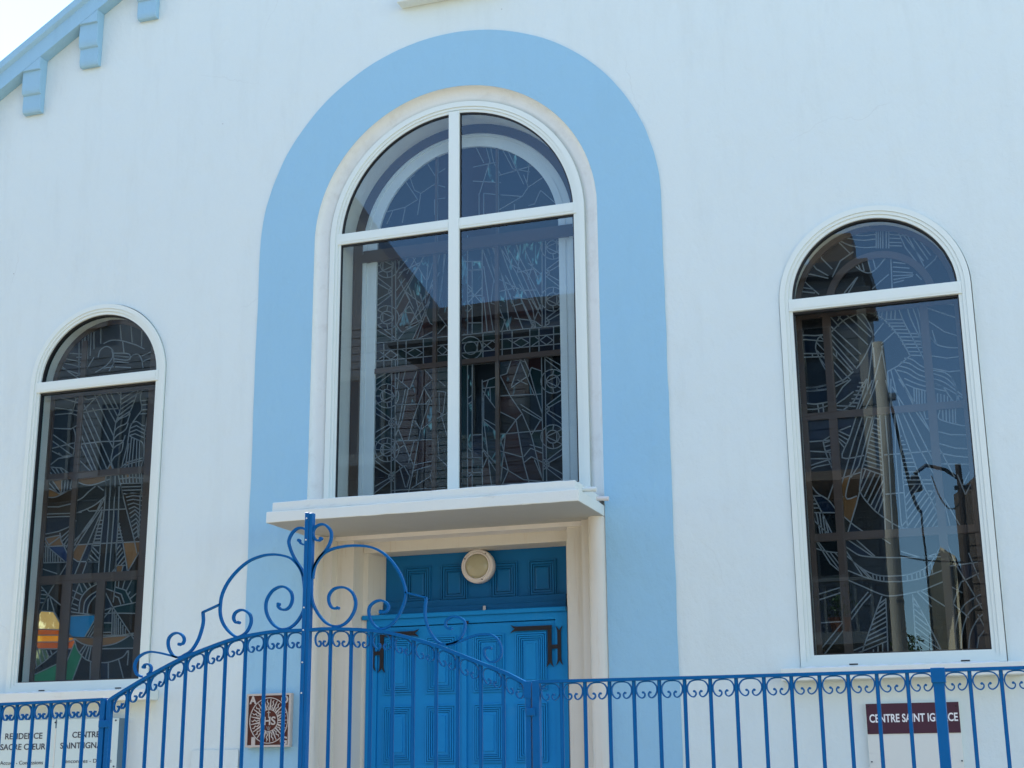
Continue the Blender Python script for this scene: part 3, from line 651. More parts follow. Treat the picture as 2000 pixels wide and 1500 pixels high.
seg(RL, """1455,-10 1490,80 1498,140 1485,185 1440,130 1390,60 1320,35;1110,40 1180,70 1280,95;1172,70 1176,130;1192,76 1196,192;1212,82 1214,205;1233,87 1235,210;1255,92 1256,210;1276,95 1278,212;1350,110 1350,197;1375,115 1378,196;1400,120 1402,194;1425,130 1427,192;1450,145 1451,188
1345,202 1450,196 1570,190;1250,250 1262,302;1100,60 1170,200;1365,250 1365,302 1480,340 1580,357;1390,255 1392,310;1415,255 1417,318;1440,250 1442,328;1465,250 1466,336;1485,250 1486,342;1570,250 1575,357;1370,400 1450,420 1595,422;1375,490 1480,520 1600,527;1385,562 1480,580 1605,592;1430,640 1610,642;1225,265 1300,400;1255,300 1300,300
865,340 920,365;860,370 922,395;855,400 925,425;845,430 927,460;838,460 930,490;830,490 932,525;825,520 935,560;818,550 938,592;810,580 940,625;805,615 942,655;800,645 943,690;795,672 945,725;875,295 925,305;875,300 850,400 810,580 780,690 765,840;918,300 930,500 945,725 950,860 955,1045
810,682 772,790;845,695 775,845;882,708 800,885;920,722 825,925;945,760 850,950;948,815 877,985;950,885 902,1015;765,840 800,900 880,990 960,1050 1060,1110 1160,1132 1280,1125 1365,1105
735,300 690,440 635,592 800,575;780,300 720,480 645,740;820,300 740,580 660,882 745,880;860,300 760,650 700,740;765,850 740,950 700,1080;960,300 985,600 1010,1080;1030,300 1035,560 1080,1110;950,572 1100,560 1280,545;960,867 1095,855;1090,797 1170,792 1240,790
1068,430 1082,430;1070,465 1096,465;1072,495 1110,495;1075,530 1130,530;1078,565 1146,562;1080,600 1162,598;1083,630 1174,628;1086,660 1188,660;1089,700 1205,698;1090,730 1216,728;1091,760 1230,760
1045,300 1070,450 1090,750 1125,1110;1055,280 1130,500 1240,790 1300,900 1362,1040;1180,800 1100,905;1220,800 1108,955;1245,830 1112,1005;1265,860 1118,1062;1285,890 1128,1105;1305,922 1180,1115;1325,960 1222,1122;1345,1000 1262,1125;1357,1042 1305,1120
1100,280 1200,500 1330,730;1145,275 1320,620;1190,250 1310,420;1300,720 1345,890;1280,842 1330,845;900,10 850,140 800,240;860,10 770,210;825,0 740,240;1010,60 1110,222;1060,0 1200,222;960,10 1000,150;1000,0 1000,240
540,40 450,60 380,68 300,68;530,80 460,88 380,92 300,90;300,183 380,186 440,190 545,170;310,230 380,230 450,225 550,195;445,62 445,90;450,190 455,222;490,188 492,212;600,120 640,60 700,5;600,50 680,10;605,180 650,150 720,95;620,250 720,170 780,60 820,0;640,235 710,240;665,205 735,207;690,180 752,182;705,150 765,152;720,120 780,122;735,90 795,92;748,60 805,62;760,30 815,32
620,385 700,355;490,465 560,420 620,385;490,465 400,472 320,475;490,465 510,550 545,640 582,720;500,480 562,462;505,510 568,490;510,545 572,528;540,560 575,690;555,545 582,650;625,400 690,430;628,430 680,460;632,465 668,492;637,500 655,522;320,540 420,545 510,550
345,672 430,640 525,610;345,702 440,660 540,642;340,745 400,800 450,860 530,910 592,990;580,760 555,830 530,900;345,772 400,850 480,1000 560,1165;355,1000 420,1060 470,1110 530,1162;350,800 375,800;350,825 392,825;350,850 405,850;350,880 422,880;350,910 436,910;350,940 450,940;355,970 465,970;358,1004 485,1005
385,1008 398,1042;412,1008 428,1070;440,1008 458,1100;465,1008 480,1115;487,1008 505,1135;505,1050 530,1150;440,880 472,880;665,1050 730,1105 800,1152;650,740 780,700;1400,900 1500,1070;1410,960 1445,1110;1365,1112 1440,1120 1660,1120;1540,800 1610,660;1560,870 1625,740;1500,720 1560,870;1385,560 1480,740;640,880 600,1000;330,600 500,600""", 3.8462, 1480, 740, YS)
seg(RL, """590,50 680,82 750,95 805,100;690,90 740,170 815,232;712,95 765,165;740,98 806,185;768,98 808,140;870,80 930,115 1020,127 1110,130 1250,130 1440,125;870,25 1020,125;910,15 1030,122;1100,20 1130,40;870,140 930,190 1000,230 1080,250 1210,247 1300,225 1380,180 1440,90
880,225 970,260 1050,280 1110,287 1215,285 1320,268 1400,240;885,152 950,250;915,180 990,262;945,200 1012,270;1015,236 1020,274;1040,242 1042,279;1062,248 1064,283;1087,250 1088,286;1240,242 1242,282;1270,235 1272,276;1300,225 1303,270;1322,214 1326,266;1348,200 1352,258;1375,184 1381,246;1398,160 1404,236
1200,90 1270,112 1340,130 1390,118 1440,100;885,290 960,322 1050,362 1120,380 1220,370 1330,345 1400,318;610,385 820,320;615,422 820,355;610,388 625,425;900,500 950,430 1005,370;890,472 930,420 985,355
1075,380 1020,530 945,750;1100,395 1108,560 1115,750;1058,430 1098,402;1045,465 1102,417;1035,500 1105,450;1022,535 1107,480;1010,570 1108,515;998,605 1110,542;985,640 1111,577;975,672 1112,610;962,705 1113,642;952,738 1114,672;1020,728 1020,755;1050,708 1050,755;1080,690 1080,755
1275,370 1282,480 1300,750;1275,380 1350,510 1440,690;1278,425 1330,470;1280,460 1352,520;1283,500 1372,572;1287,540 1392,622;1290,580 1410,672;1294,620 1430,712;1297,665 1440,752;1300,350 1400,450;1320,342 1430,412;655,755 830,540;705,755 835,590;600,560 830,545
1550,400 1590,290 1640,265;1540,750 1560,560 1610,440 1700,380;1590,750 1600,600 1650,480 1740,420;1640,750 1650,630 1700,530 1760,480;1690,750 1705,650 1770,570;1500,40 1560,180 1650,330 1750,500;1560,180 1700,160;1545,330 1600,360;1560,450 1640,520;1700,500 1775,640;1640,100 1720,300""", 3.3333, 1400, 1050, YS)
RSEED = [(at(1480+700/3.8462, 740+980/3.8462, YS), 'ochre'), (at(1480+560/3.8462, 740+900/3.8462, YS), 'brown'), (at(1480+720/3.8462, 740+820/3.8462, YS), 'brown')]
def rpal(c): return random.choice(['black', 'black', 'navy', 'black', 'navy', 'slate'])
RO = arch(SX, SZ, .480, 2.318, 40)
stained(WR, RO, RL + [[(2.490, 2.28), (2.490, 4.5)], [(2.532, 2.28), (2.532, 4.5)], [(3.090, 2.28), (3.090, 4.5)], [(3.132, 2.28), (3.132, 4.5)], [(2.31, 3.782), (3.34, 3.782)], [(2.31, 3.818), (3.34, 3.818)], [(2.31, 3.015), (3.34, 3.015)], [(2.31, 3.051), (3.34, 3.051)], [(2.31, 4.452), (3.34, 4.452)], [(2.31, 4.488), (3.34, 4.488)]], YS, RSEED, rpal, .0070)

CL = []
seg(CL, """580,280 625,330 680,260 720,180;720,180 830,0;600,370 700,240 780,150;780,150 860,-60;690,370 740,260 820,40 845,-150;720,355 800,130;580,120 650,20 700,-60;640,60 670,120;670,120 590,270;660,30 690,110;635,200 688,205;620,330 735,270;640,300 740,250
740,80 760,180 800,270;800,270 830,290;650,-50 720,-180;590,-20 640,-90;700,-60 760,-160;580,-60 640,-130;860,-200 830,-40;830,-40 780,100;895,-200 880,0;880,0 850,200;850,210 910,290;860,330 905,280;770,350 850,310;580,60 640,-20;590,-120 700,-230;720,-180 800,-230
1020,-130 1140,-132;1060,-75 1140,-80;1050,95 1140,90;1060,270 1140,268;1045,-300 1045,330;1075,-130 1075,330;1140,-240 1140,320;1045,20 1075,50;1075,50 1045,80;1045,140 1075,170;1075,170 1045,200;1045,590 1045,1330;1075,590 1075,1330;1140,640 1142,1320;1075,1000 1140,996;1045,1150 1140,1148;1075,1245 1142,1240;1045,760 1075,740;1045,800 1075,780;1045,1080 1075,1110;1045,1280 1075,1250
1170,-230 1210,-100;1210,-100 1240,0;1240,0 1225,100;1225,100 1300,300;1200,-240 1260,-60;1260,-60 1390,270;1240,-250 1360,-60;1360,-60 1470,180;1470,180 1480,250;1280,-240 1330,-110 1430,-50 ;1430,-50 1530,200;1380,-140 1370,-60;1370,-60 1470,-80;1300,10 1380,50;1340,100 1470,120;1380,20 1440,110;1480,250 1520,150;1440,-120 1530,-40;1270,310 1290,250;1350,240 1480,255;1480,255 1525,290;1150,100 1170,300;1180,120 1210,310;1150,332 1240,320;1225,210 1290,250;1150,-100 1180,120;1290,-40 1350,60
600,590 590,680;590,680 575,760;640,580 620,660;620,660 670,700;670,700 710,600;760,570 790,600 820,640;820,640 760,690;760,690 800,760;800,760 770,800;590,800 770,798;640,700 590,960;660,690 620,900;620,900 590,970;760,700 690,900;690,900 660,1035;830,700 790,800;790,800 740,960;740,960 700,1180;700,1180 665,1350;740,965 820,905;700,905 740,965;820,905 915,855
570,1040 660,1035 740,1032 820,1028;590,950 650,1100;650,1100 690,1190;700,1030 660,1180;690,1195 760,1180 830,1165;690,1232 820,1195;630,1200 670,1270;670,1270 650,1340;570,1250 625,1205;800,1270 680,1345;800,1270 830,1170;800,1270 820,1325;860,720 860,850;860,850 885,865;885,865 902,720;902,720 860,715;850,640 900,680;870,860 910,1000;850,1000 860,1150;860,1150 912,1200;575,870 590,960;580,1100 640,1060;560,1150 625,1205;640,1340 600,1200;710,1330 720,1230
1330,510 1300,600;1300,600 1260,612 1180,640;1180,640 1150,750;1150,750 1150,900;1150,900 1200,1320;1150,720 1230,830;1230,830 1245,700;1190,690 1230,685 1245,700;1190,690 1195,780;1330,510 1420,520;1420,520 1450,590;1450,590 1480,700;1480,700 1530,860;1330,680 1380,540;1440,620 1460,560;1460,560 1525,582;1430,622 1482,742;1380,500 1430,620;1430,620 1330,690;1320,742 1520,733;1270,640 1320,742;1320,742 1400,860;1400,860 1460,1000;1460,1000 1530,1280
1280,860 1360,900;1360,900 1290,1000;1290,1000 1280,1100;1390,800 1520,885;1400,832 1510,895;1280,992 1520,970;1370,640 1435,670;1400,860 1360,900;1360,900 1410,1180;1410,1180 1440,1290;1530,885 1460,1000;1450,1062 1530,1085;1520,1112 1455,1085;1455,1085 1410,1140;1180,1130 1245,1205;1180,1155 1240,1250;1180,1130 1150,1200;1290,1112 1400,1142;1280,1110 1310,1230;1310,1230 1410,1290;1410,1290 1530,1302;1310,1230 1280,1300;1410,1180 1460,1140;1460,1140 1500,1160;1160,900 1235,940;1235,940 1280,1100;1280,1100 1262,1290;1170,925 1240,985;1480,1160 1530,1280
1100,1330 1280,1320 1600,1300;560,1360 700,1352 900,1340""", 3.3333, 600, 550, YC)
seg(CL, "340,735 430,690;340,760 395,870;400,690 440,760;360,800 420,850;330,870 420,700;395,800 430,930;450,700 440,850;480,660 450,760;500,640 470,780;520,640 490,860;340,900 380,860;380,860 420,930;430,850 410,790;470,780 440,900;660,650 700,760;700,760 690,850;680,650 720,800;700,640 745,800;745,800 760,940;730,650 770,760;770,760 850,930;760,650 800,720;800,720 870,880;790,640 800,680;800,680 880,830;820,650 870,760;850,700 830,760;745,800 790,790;800,800 860,800;840,830 880,900;770,860 810,850;810,850 840,920;690,850 730,860;600,725 655,722;600,790 655,850;600,850 655,790", 1.947, 605, 156, YC)
# border bands down both sides: wheels between zigzags, repeated
def motif(cx, cy, s):
    o = []
    for r in (42, 78):
        o.append([(cx+r*math.cos(t), cy+r*math.sin(t)) for t in [2*math.pi*i/20 for i in range(21)]])
    o += [[(cx+s*42, cy), (cx-s*26, cy-32)], [(cx+s*42, cy), (cx-s*26, cy+32)], [(cx-s*26, cy-32), (cx-s*26, cy+32)], [(cx-s*42, cy), (cx-s*78, cy)], [(cx, cy-42), (cx+6, cy-78)], [(cx, cy+42), (cx+6, cy+78)]]
    return o
def zig(xi, xo, m, s):
    o = []
    for a, b in ((0, 60), (34, 100), (-34, -100+0), (0, -60)): o.append([(xi, m+a*.6), (xo, m+b)])
    o.append([(xi, m-24), (xi-s*20, m-12), (xi-s*20, m+12), (xi, m+24)]); return o
bl_ = []
for cy in (-103, 235, 745, 1095): bl_ += motif(520, cy, 1)
for m in (65, 380, 575, 920, 1270): bl_ += zig(552, 448, m if m != 380 else 372, 1)
for cy in (-223, 115, 650, 1010): bl_ += motif(1600, cy, -1)
for m in (-54, 262, 490, 830, 1190): bl_ += zig(1555, 1660, m, -1)
clipb = lambda y, x: True
for pl in bl_:
    xm = sum(p[0] for p in pl)/len(pl); ym = sum(p[1] for p in pl)/len(pl)
    top = 400 - (xm-450)*.096; bot = 582 - (xm-450)*.096
    if top-25 < ym < bot+25: continue
    CL.append(tr(pl, 3.3333, 600, 550, YC))
for x0 in (553, 577): CL += [tr([(x0, -190), (x0, 385)], 3.3333, 600, 550, YC), tr([(x0-2, 575), (x0-6, 1400)], 3.3333, 600, 550, YC)]
for x0 in (1530, 1552): CL += [tr([(x0, -260), (x0, 292)], 3.3333, 600, 550, YC), tr([(x0-4, 490), (x0+8, 1300)], 3.3333, 600, 550, YC)]
sl_ = lambda x, y: y - (x-450)*.096
for yy in (402, 455, 520): CL.append(tr([(445, sl_(445, yy)), (1665, sl_(1665, yy))], 3.3333, 600, 550, YC))
for x in (500, 590, 645, 757, 825, 1145, 1270, 1335, 1450, 1510, 1605): CL.append(tr([(x, sl_(x, 402)), (x, sl_(x, 578))], 3.3333, 600, 550, YC))
for x, w in ((545, 40), (702, 50), (880, 34), (1207, 38), (1393, 50), (1558, 42)):
    c = sl_(x, 488); CL.append(tr([(x-w, c), (x, c-30), (x+w, c), (x, c+30), (x-w, c)], 3.3333, 600, 550, YC))
for r in (42, 74): CL.append(tr([(1065+r*math.cos(t), 432+r*math.sin(t)) for t in [2*math.pi*i/20 for i in range(21)]], 3.3333, 600, 550, YC))
# lunette: faint rays and panes
LN = """1110,480 1150,560;1165,460 1190,550;1200,480 1215,560;1080,590 1215,560;1120,770 1190,550;1280,490 1340,600;1300,470 1410,700;1340,600 1450,620;1410,640 1440,720;1262,640 1430,590;1262,770 1400,780;1450,540 1430,700;1480,830 1520,740;1520,740 1590,800;1120,760 1120,900;1150,760 1150,900;1262,860 1400,780;1400,780 1440,720;1440,720 1560,640;1080,680 1262,690;1215,560 1262,640
590,720 700,640;640,680 720,800;560,870 640,850;660,630 700,740;740,760 830,700;780,560 830,640;720,800 640,850;640,850 620,950;740,760 720,900;830,640 900,600;700,740 740,760;830,700 900,720;780,500 780,560;660,630 780,560;850,520 900,500;830,800 830,900;830,800 900,790;560,870 520,960;1150,760 1262,770;1440,840 1480,830;1350,830 1350,900"""
seg(CL, LN, 3.3333, 600, 150, YC)
CSEED = []
def cpal(c):
    x, z = c
    if z > 5.33: return random.choice(['navy', 'navy', 'slate', 'opal', 'navy'])  # opal: glass with reflections painted into its colour
    if abs(x) > .56: return random.choice(['navy', 'black', 'navy', 'slate', 'black', 'teal'])
    if 4.44 < z < 4.7: return random.choice(['teal', 'black', 'navy', 'teal'])
    return random.choice(['maroon', 'maroon', 'black', 'opal', 'opal2', 'opal', 'slate', 'teal', 'navy', 'maroon'])  # opal, opal2: glass with reflections painted into its colour
CO = arch(0, ZS+.018, .70, 3.50, 48)
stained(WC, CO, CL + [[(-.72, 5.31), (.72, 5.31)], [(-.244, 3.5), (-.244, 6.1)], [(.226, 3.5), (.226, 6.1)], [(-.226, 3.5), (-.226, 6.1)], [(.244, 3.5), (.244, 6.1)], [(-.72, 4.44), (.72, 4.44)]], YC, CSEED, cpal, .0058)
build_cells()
# ------------------------------------------------------------------ doorway
for s in (-1, 1):
    pr = [(1.0545, .0985), (1.0545, -.0005)] + [(1.0 + .0535*math.cos(t), -.0005-.0535*math.sin(t)) for t in [math.pi*i/16 for i in range(1, 16)]] + [(.9465, -.0005), (.9465, .05), (.885, .05), (.885, .13), (.760, .13), (.745, .262), (.7135, .268), (.660, .445), (.660, .4995), (1.0535, .4995)]
    bm = BM(); lo = [bm.verts.new((s*x, y, .002)) for x, y in pr]; hi = [bm.verts.new((s*x, y, 3.2275)) for x, y in pr]; n = len(pr)
    for i in range(n): bm.faces.new((lo[i], lo[(i+1) % n], hi[(i+1) % n], hi[i]))
    bm.faces.new(lo); bm.faces.new(hi)
    ed = [e for e in bm.edges if abs(e.verts[0].co.z-e.verts[1].co.z) > 1 and len(e.link_faces) == 2 and e.calc_face_angle(0) > .8]
    bmesh.ops.bevel(bm, geom=ed, offset=.004, segments=2, affect='EDGES')
    finish('door_jamb', bm, 'jamb', ch)
boxo('lintel', 'jamb', ch, -.744, .744, .25, .48, 3.128, 3.2275, bev=.004)

def rings_panel(bm, x0, x1, z0, z1, prof, y):
    """moulded panel: (inset, depth) steps towards the viewer"""
    L = []
    for i, d in prof: L.append([bm.verts.new(q) for q in ((x0+i, y-d, z0+i), (x1-i, y-d, z0+i), (x1-i, y-d, z1-i), (x0+i, y-d, z1-i))])
    for a, b in zip(L, L[1:]):
        for j in range(4): bm.faces.new((a[j], a[(j+1) % 4], b[(j+1) % 4], b[j]))
    bm.faces.new(L[-1]); return bm
zt = lambda px, py, Y: at(px, py, Y)[1]
YT = .45
TB = zt(1100, 1160, YT)                                     # foot of the transom field
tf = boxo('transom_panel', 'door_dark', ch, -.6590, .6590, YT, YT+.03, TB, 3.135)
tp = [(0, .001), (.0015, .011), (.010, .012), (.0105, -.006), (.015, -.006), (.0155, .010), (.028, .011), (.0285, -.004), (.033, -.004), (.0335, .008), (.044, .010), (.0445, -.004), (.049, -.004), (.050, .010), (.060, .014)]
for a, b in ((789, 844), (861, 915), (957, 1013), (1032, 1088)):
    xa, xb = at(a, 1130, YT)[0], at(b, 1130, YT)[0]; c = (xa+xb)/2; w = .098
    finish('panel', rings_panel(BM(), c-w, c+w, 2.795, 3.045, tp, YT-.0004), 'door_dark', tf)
# rails stepping forward under the transom
z1_, z2_, z3_, z4_ = zt(1100, 1160, .43), zt(1100, 1174, .40), zt(1100, 1186, .36), zt(1100, 1193.5, .25)
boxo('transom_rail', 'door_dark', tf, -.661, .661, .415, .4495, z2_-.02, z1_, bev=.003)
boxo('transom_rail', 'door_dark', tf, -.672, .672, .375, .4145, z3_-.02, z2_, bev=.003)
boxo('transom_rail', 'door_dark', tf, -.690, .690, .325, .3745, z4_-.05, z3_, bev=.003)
rough_box('door_cap', 'door', -.742, .7125, .235, .3245, z4_, z4_+.030, ch, .003, .06, 9)
clip = boxo('cable_clip', 'lamp_ring', tf, *sorted((at(944, 1186, .37)[0], at(949, 1186, .37)[0])), .360, .374, z3_-.010, z3_+.035, bev=.002)
YD = .27
zl = zt(1085, 1209.5, YD)                                   # head of the leaves
fr = slabo('door_frame', 'door', ch, [[(-.7125, .003), (-.7125, z4_-.001), (.7125, z4_-.001), (.7125, .003), (.632, .003), (.632, zl), (-.632, zl), (-.632, .003)]], YD-.012, YD+.05)
bx = lambda a: at(700+a/4.285, 1360, YD)[0]
bz = lambda b, x: at(700+x/4.285, 1150+b/4.285, YD)[1]
# door leaves with raised panels
dp = [(0, .0005), (.0005, .010), (.010, .011), (.0105, -.004), (.0145, -.004), (.015, .014), (.024, .015), (.0245, -.002), (.0285, -.002), (.029, .015), (.037, .016), (.0375, .001), (.0415, .001), (.042, .012), (.049, .012), (.0495, -.008), (.0535, -.008), (.054, .006), (.072, .008), (.073, .013)]
rows = [(bz(470, 1320)+.0, bz(360, 1320))]
zA1, zA0 = bz(365, 1440), bz(855, 1440); zB1, zB0 = bz(950, 1440), bz(1435, 1440)
dz = zA1 - zB1
xs4 = (bx(1312), bx(1590)); xs3 = (bx(972), bx(1218)); cw = (xs4[1]-xs4[0]+xs3[1]-xs3[0])/2
c4, c3 = (xs4[0]+xs4[1])/2, (xs3[0]+xs3[1])/2
xc1, xc2 = (bx(225)+bx(450))/2, (bx(565)+bx(820))/2
for s in (-1, 1):
    x0, x1 = (.0015, .630) if s > 0 else (-.630, -.0015)
    lf = boxo('door_leaf', 'door', ch, x0, x1, YD, YD+.04, .01, zl-.006, label='right leaf of the blue door' if s > 0 else 'left leaf of the blue door')
    cols = (c3, c4) if s > 0 else (xc1, xc2)
    for k in range(5):
        za, zb = zA0-k*dz, zA1-k*dz
        if za < .1: break
        for c in cols:
            finish('panel', rings_panel(BM(), c-cw/2, c+cw/2, za, zb, dp, YD-.0004), 'door', lf)
    if s < 0: boxo('cover_strip', 'door', lf, -.020, .016, YD-.014, YD-.0005, .012, zl-.012, bev=.003)
    else: boxo('bolt_keep', 'black_iron', lf, .005, .03, YD-.020, YD-.0135, zl-.008, zl+.012)
    # strap hinges with fish-tail ends
    def strap(bm, ax, az, bx_, bz_, w):
        dx, dz_ = bx_-ax, bz_-az; L = math.hypot(dx, dz_); dx /= L; dz_ /= L; nx, nz = -dz_, dx
        P = lambda t, u: (ax+dx*t+nx*u, az+dz_*t+nz*u)
        slab(bm, [[P(0, w/2), P(0, -w/2), P(L-.035, -w/2), P(L-.012, -w*.62), P(L+.010, -w*.95), P(L-.002, -w*.45), P(L-.020, 0), P(L-.002, w*.45), P(L+.010, w*.95), P(L-.012, w*.62), P(L-.035, w/2)]], YD-.0195, YD-.014)
        for t in (L*.25, L*.7):
            q = P(t, 0); disc(bm, q[0], q[1], .004, YD-.022, YD-.0195, 8)
    for zz in (zl-.035, zA1-2*dz+.012):
        if zz < .2: continue
        bm = BM(); xe = s*.595
        strap(bm, xe+s*.016, zz-.018, s*.335, zz-.018, .029); strap(bm, xe, zz-.0330, xe, zz-.262, .027)
        finish('corner_strap', bm, 'black_iron', lf)
        bm = BM(); strap(bm, s*.660, zz-.03-.09, s*.660, zz-.252, .024); strap(bm, s*.660, zz-.121, s*.660, zz-.02, .024); slab(bm, [[(x_, z_) for x_, z_ in ((s*.600, zz-.155), (s*.664, zz-.155), (s*.664, zz-.130), (s*.600, zz-.130))]], YD-.0205, YD-.0135)
        finish('hinge', bm, 'black_iron', lf)

# ------------------------------------------------------------------ bulkhead lamp
lx, lz = at(933.5, 1106, .39)
lamp = thing('bulkhead_lamp', 'round cream bulkhead lamp with ribbed glass above the blue door', 'lamp', (lx, .41, lz))
def turned(bm, prof, n=40):
    R = [[bm.verts.new((r*math.cos(2*math.pi*i/n), y, r*math.sin(2*math.pi*i/n))) for i in range(n)] for r, y in prof]
    for a, b in zip(R, R[1:]):
        for j in range(n): bm.faces.new((a[j], a[(j+1) % n], b[(j+1) % n], b[j]))
    return bm
finish('lamp_body', turned(BM(), [(.085, .036), (.112, .030), (.117, .0), (.1165, -.030), (.112, -.040), (.104, -.043), (.098, -.040), (.096, -.046), (.090, -.049), (.085, -.046), (.083, -.030)]), 'lamp_ring', lamp, smooth=True)
finish('lamp_glass', turned(BM(), [(.0835, -.034), (.080, -.042), (.066, -.052), (.045, -.059), (.022, -.063), (.0005, -.064)]), 'lamp_glass', lamp, smooth=True)
for t in (.9, 2.6, 5.1):
    finish('screw', disc(BM(), .101*math.cos(t), .101*math.sin(t), .004, -.047, -.040, 8), 'gasket', lamp)

# ------------------------------------------------------------------ signs and the plaque
def rel(o_list, root):
    for o in o_list: keep(o, root)
YL = -.07
gx = lambda px, py, Y: at(px, py, Y)[0]
zTop = at(160, 1404, YL)[1]; zBot = zTop-.62
xR = gx(232.5, 1404, YL); xM = gx(107, 1450, YL); xL = xM-(xR-xM)*1.02
sg = thing('notice_board', 'pale twin notice board naming residence and centre, behind the left railing', 'sign')
boxo('backing', 'grey_edge', sg, xL, xR, YL+.004, -.001, zBot, zTop)
pL = boxo('panel', 'sign_pale', sg, xL, xM-.006, YL, YL+.0035, zBot, zTop, bev=.001); pR = boxo('panel', 'sign_pale', sg, xM+.006, xR, YL, YL+.0035, zBot, zTop, bev=.001)
boxo('joint', 'sign_white', sg, xM-.005, xM+.005, YL-.001, YL+.0035, zBot, zTop-.06)
def lettering(par, s, pa, pb, py, hpx, m, Y, bold=0):
    xa, xb = gx(pa, py, Y), gx(pb, py, Y); zc = at((pa+pb)/2, py, Y)[1]; h = abs(at(pa, py, Y)[1]-at(pa, py+hpx, Y)[1])
    return finish('lettering', text(BM(), s, xa, xb, zc, h, Y-.0006, bold, .0012), m, par)
lettering(pL, 'RESIDENCE', 10.5, 83, 1437.5, 11.5, 'ink', YL, .012); lettering(pL, 'SACRE CŒUR', 1, 89, 1458.5, 11.5, 'ink', YL, .012); lettering(pL, 'Accueil - Confessions', 0.5, 84, 1489.5, 7.5, 'ink', YL)
lettering(pR, 'CENTRE', 141.5, 195, 1434.5, 11.5, 'ink', YL, .012); lettering(pR, 'SAINT IGNACE', 118, 217, 1455.5, 11.5, 'ink', YL, .012); lettering(pR, 'Rencontres - Détente', 121.5, 218, 1486, 7.5, 'ink', YL)
for px, py in ((226.5, 1407), (222, 1497), (108.5, 1411)):
    x, z = at(px, py, YL); finish('screw', disc(BM(), x, z, .006, YL-.004, YL, 8), 'ink', sg)
ysR = -.034
x0, x1 = gx(1690.5, 1380, ysR), gx(1873, 1380, ysR); z1 = zt(1780, 1372.5, ysR); zm = zt(1780, 1432.5, ysR)
sr = thing('notice_board', 'white notice board with maroon header reading CENTRE SAINT IGNACE behind the right railing', 'sign')
boxo('board', 'sign_white', sr, x0, x1, ysR+.002, -.0005, z1-.62, z1, bev=.001)
hd = boxo('header', 'maroon', sr, x0+.001, x1-.001, ysR-.0015, ysR+.0015, zm, z1-.001)
lettering(hd, 'CENTRE SAINT IGNACE', 1698, 1871, 1401.5, 15.5, 'text_white', ysR-.0015, .022)
for px, py in ((1696, 1380), (1867, 1379), (1703, 1488), (1879, 1486), (1697, 1427)):
    x, z = at(px, py, ysR); finish('screw', disc(BM(), x, z, .0045, ysR-.005, ysR-.001, 8), 'black_iron', sr)
# ceramic plaque
yp = -.045
px0, px1 = gx(481, 1405, yp), gx(567, 1405, yp); pz1, pz0 = zt(524, 1354.5, yp), zt(524, 1459, yp); pcx, pcz = (px0+px1)/2, (pz0+pz1)/2; hw, hh = (px1-px0)/2, (pz1-pz0)/2
pq = thing('wall_plaque', 'square brown ceramic plaque with pale sunburst emblem on the blue band beside the gate post', 'plaque')
boxo('tile', 'terracotta', pq, px0+.006, px1-.006, yp+.004, -.008, pz0+.006, pz1-.006, bev=.002)
slabo('border', 'bone', pq, [[(px0, pz0), (px1, pz0), (px1, pz1), (px0, pz1)], [(px0+.013, pz0+.013), (px1-.013, pz0+.013), (px1-.013, pz1-.013), (px0+.013, pz1-.013)]], yp-.004, -.0075)
bm = BM(); yy0, yy1 = yp-.002, yp+.004; ro, ri = hw*.86, hw*.40; ez = hh/hw*.985; ecx, ecz = pcx+.004, pcz-.002
E_ = lambda r, t: (ecx + r*math.cos(t), ecz + r*ez*math.sin(t))
ribbon(bm, [E_(ro, 2*math.pi*i/64) for i in range(65)], .0052, yy0, yy1)
for k in range(34):
    t = 2*math.pi*k/34
    if k % 2:
        pts = [(ro*.93, 0), (ro*.84, .03), (ro*.74, -.03), (ro*.64, .03), (ro*.55, -.02), (ro*.48, 0)]
        ribbon(bm, [E_(r, t+d*1.5) for r, d in pts], .0056, yy0, yy1, .4)
    else:
        a, b, c, d = E_(ro*.96, t-.012), E_(ro*.96, t+.012), E_(ro*.47, t+.085), E_(ro*.47, t-.085)
        slab(bm, [[a, b, c, d]], yy0, yy1)
finish('sunburst', bm, 'bone', pq)
bm = BM(); ribbon(bm, [E_(ri*1.02, 2*math.pi*i/40) for i in range(41)], .003, yy0+.001, yy1)
text(bm, 'IHS', ecx-ri*.80, ecx+ri*.78, ecz-.002, .052, yy1-.002, .02, .004)
ribbon(bm, [(ecx-.002, ecz+.016), (ecx-.002, ecz+ri*1.0)], .004, yy0, yy1); ribbon(bm, [(ecx-.014, ecz+ri*.78), (ecx+.010, ecz+ri*.78)], .004, yy0, yy1)
for d in (-.013, 0, .013): ribbon(bm, [(ecx+d, ecz-ri*.60), (ecx+d*.3, ecz-ri*.95)], .004, yy0, yy1, .3)
finish('monogram', bm, 'bone', pq)
for ch_, sx_, sz_ in (('A', -1, 1), ('O', 1, 1), ('J', -1, -1), ('G', 1, -1)):
    bm = BM(); cx_, cz_ = pcx+sx_*hw*.72, pcz+sz_*hh*.77
    text(bm, ch_, cx_-.026, cx_+.026, cz_, .050, yp+.004, .03, .006); finish('letter', bm, 'bone', pq)
x0, x1 = gx(375, 1480, -.004), gx(466, 1480, -.004); z1 = zt(420, 1464.5, -.004)
ap = tag(boxo('access_panel', 'wall', None, x0, x1, -.0125, -.0075, z1-.45, z1, bev=.0015), 'flush painted access panel low on the wall between the pickets left of the plaque', 'panel')

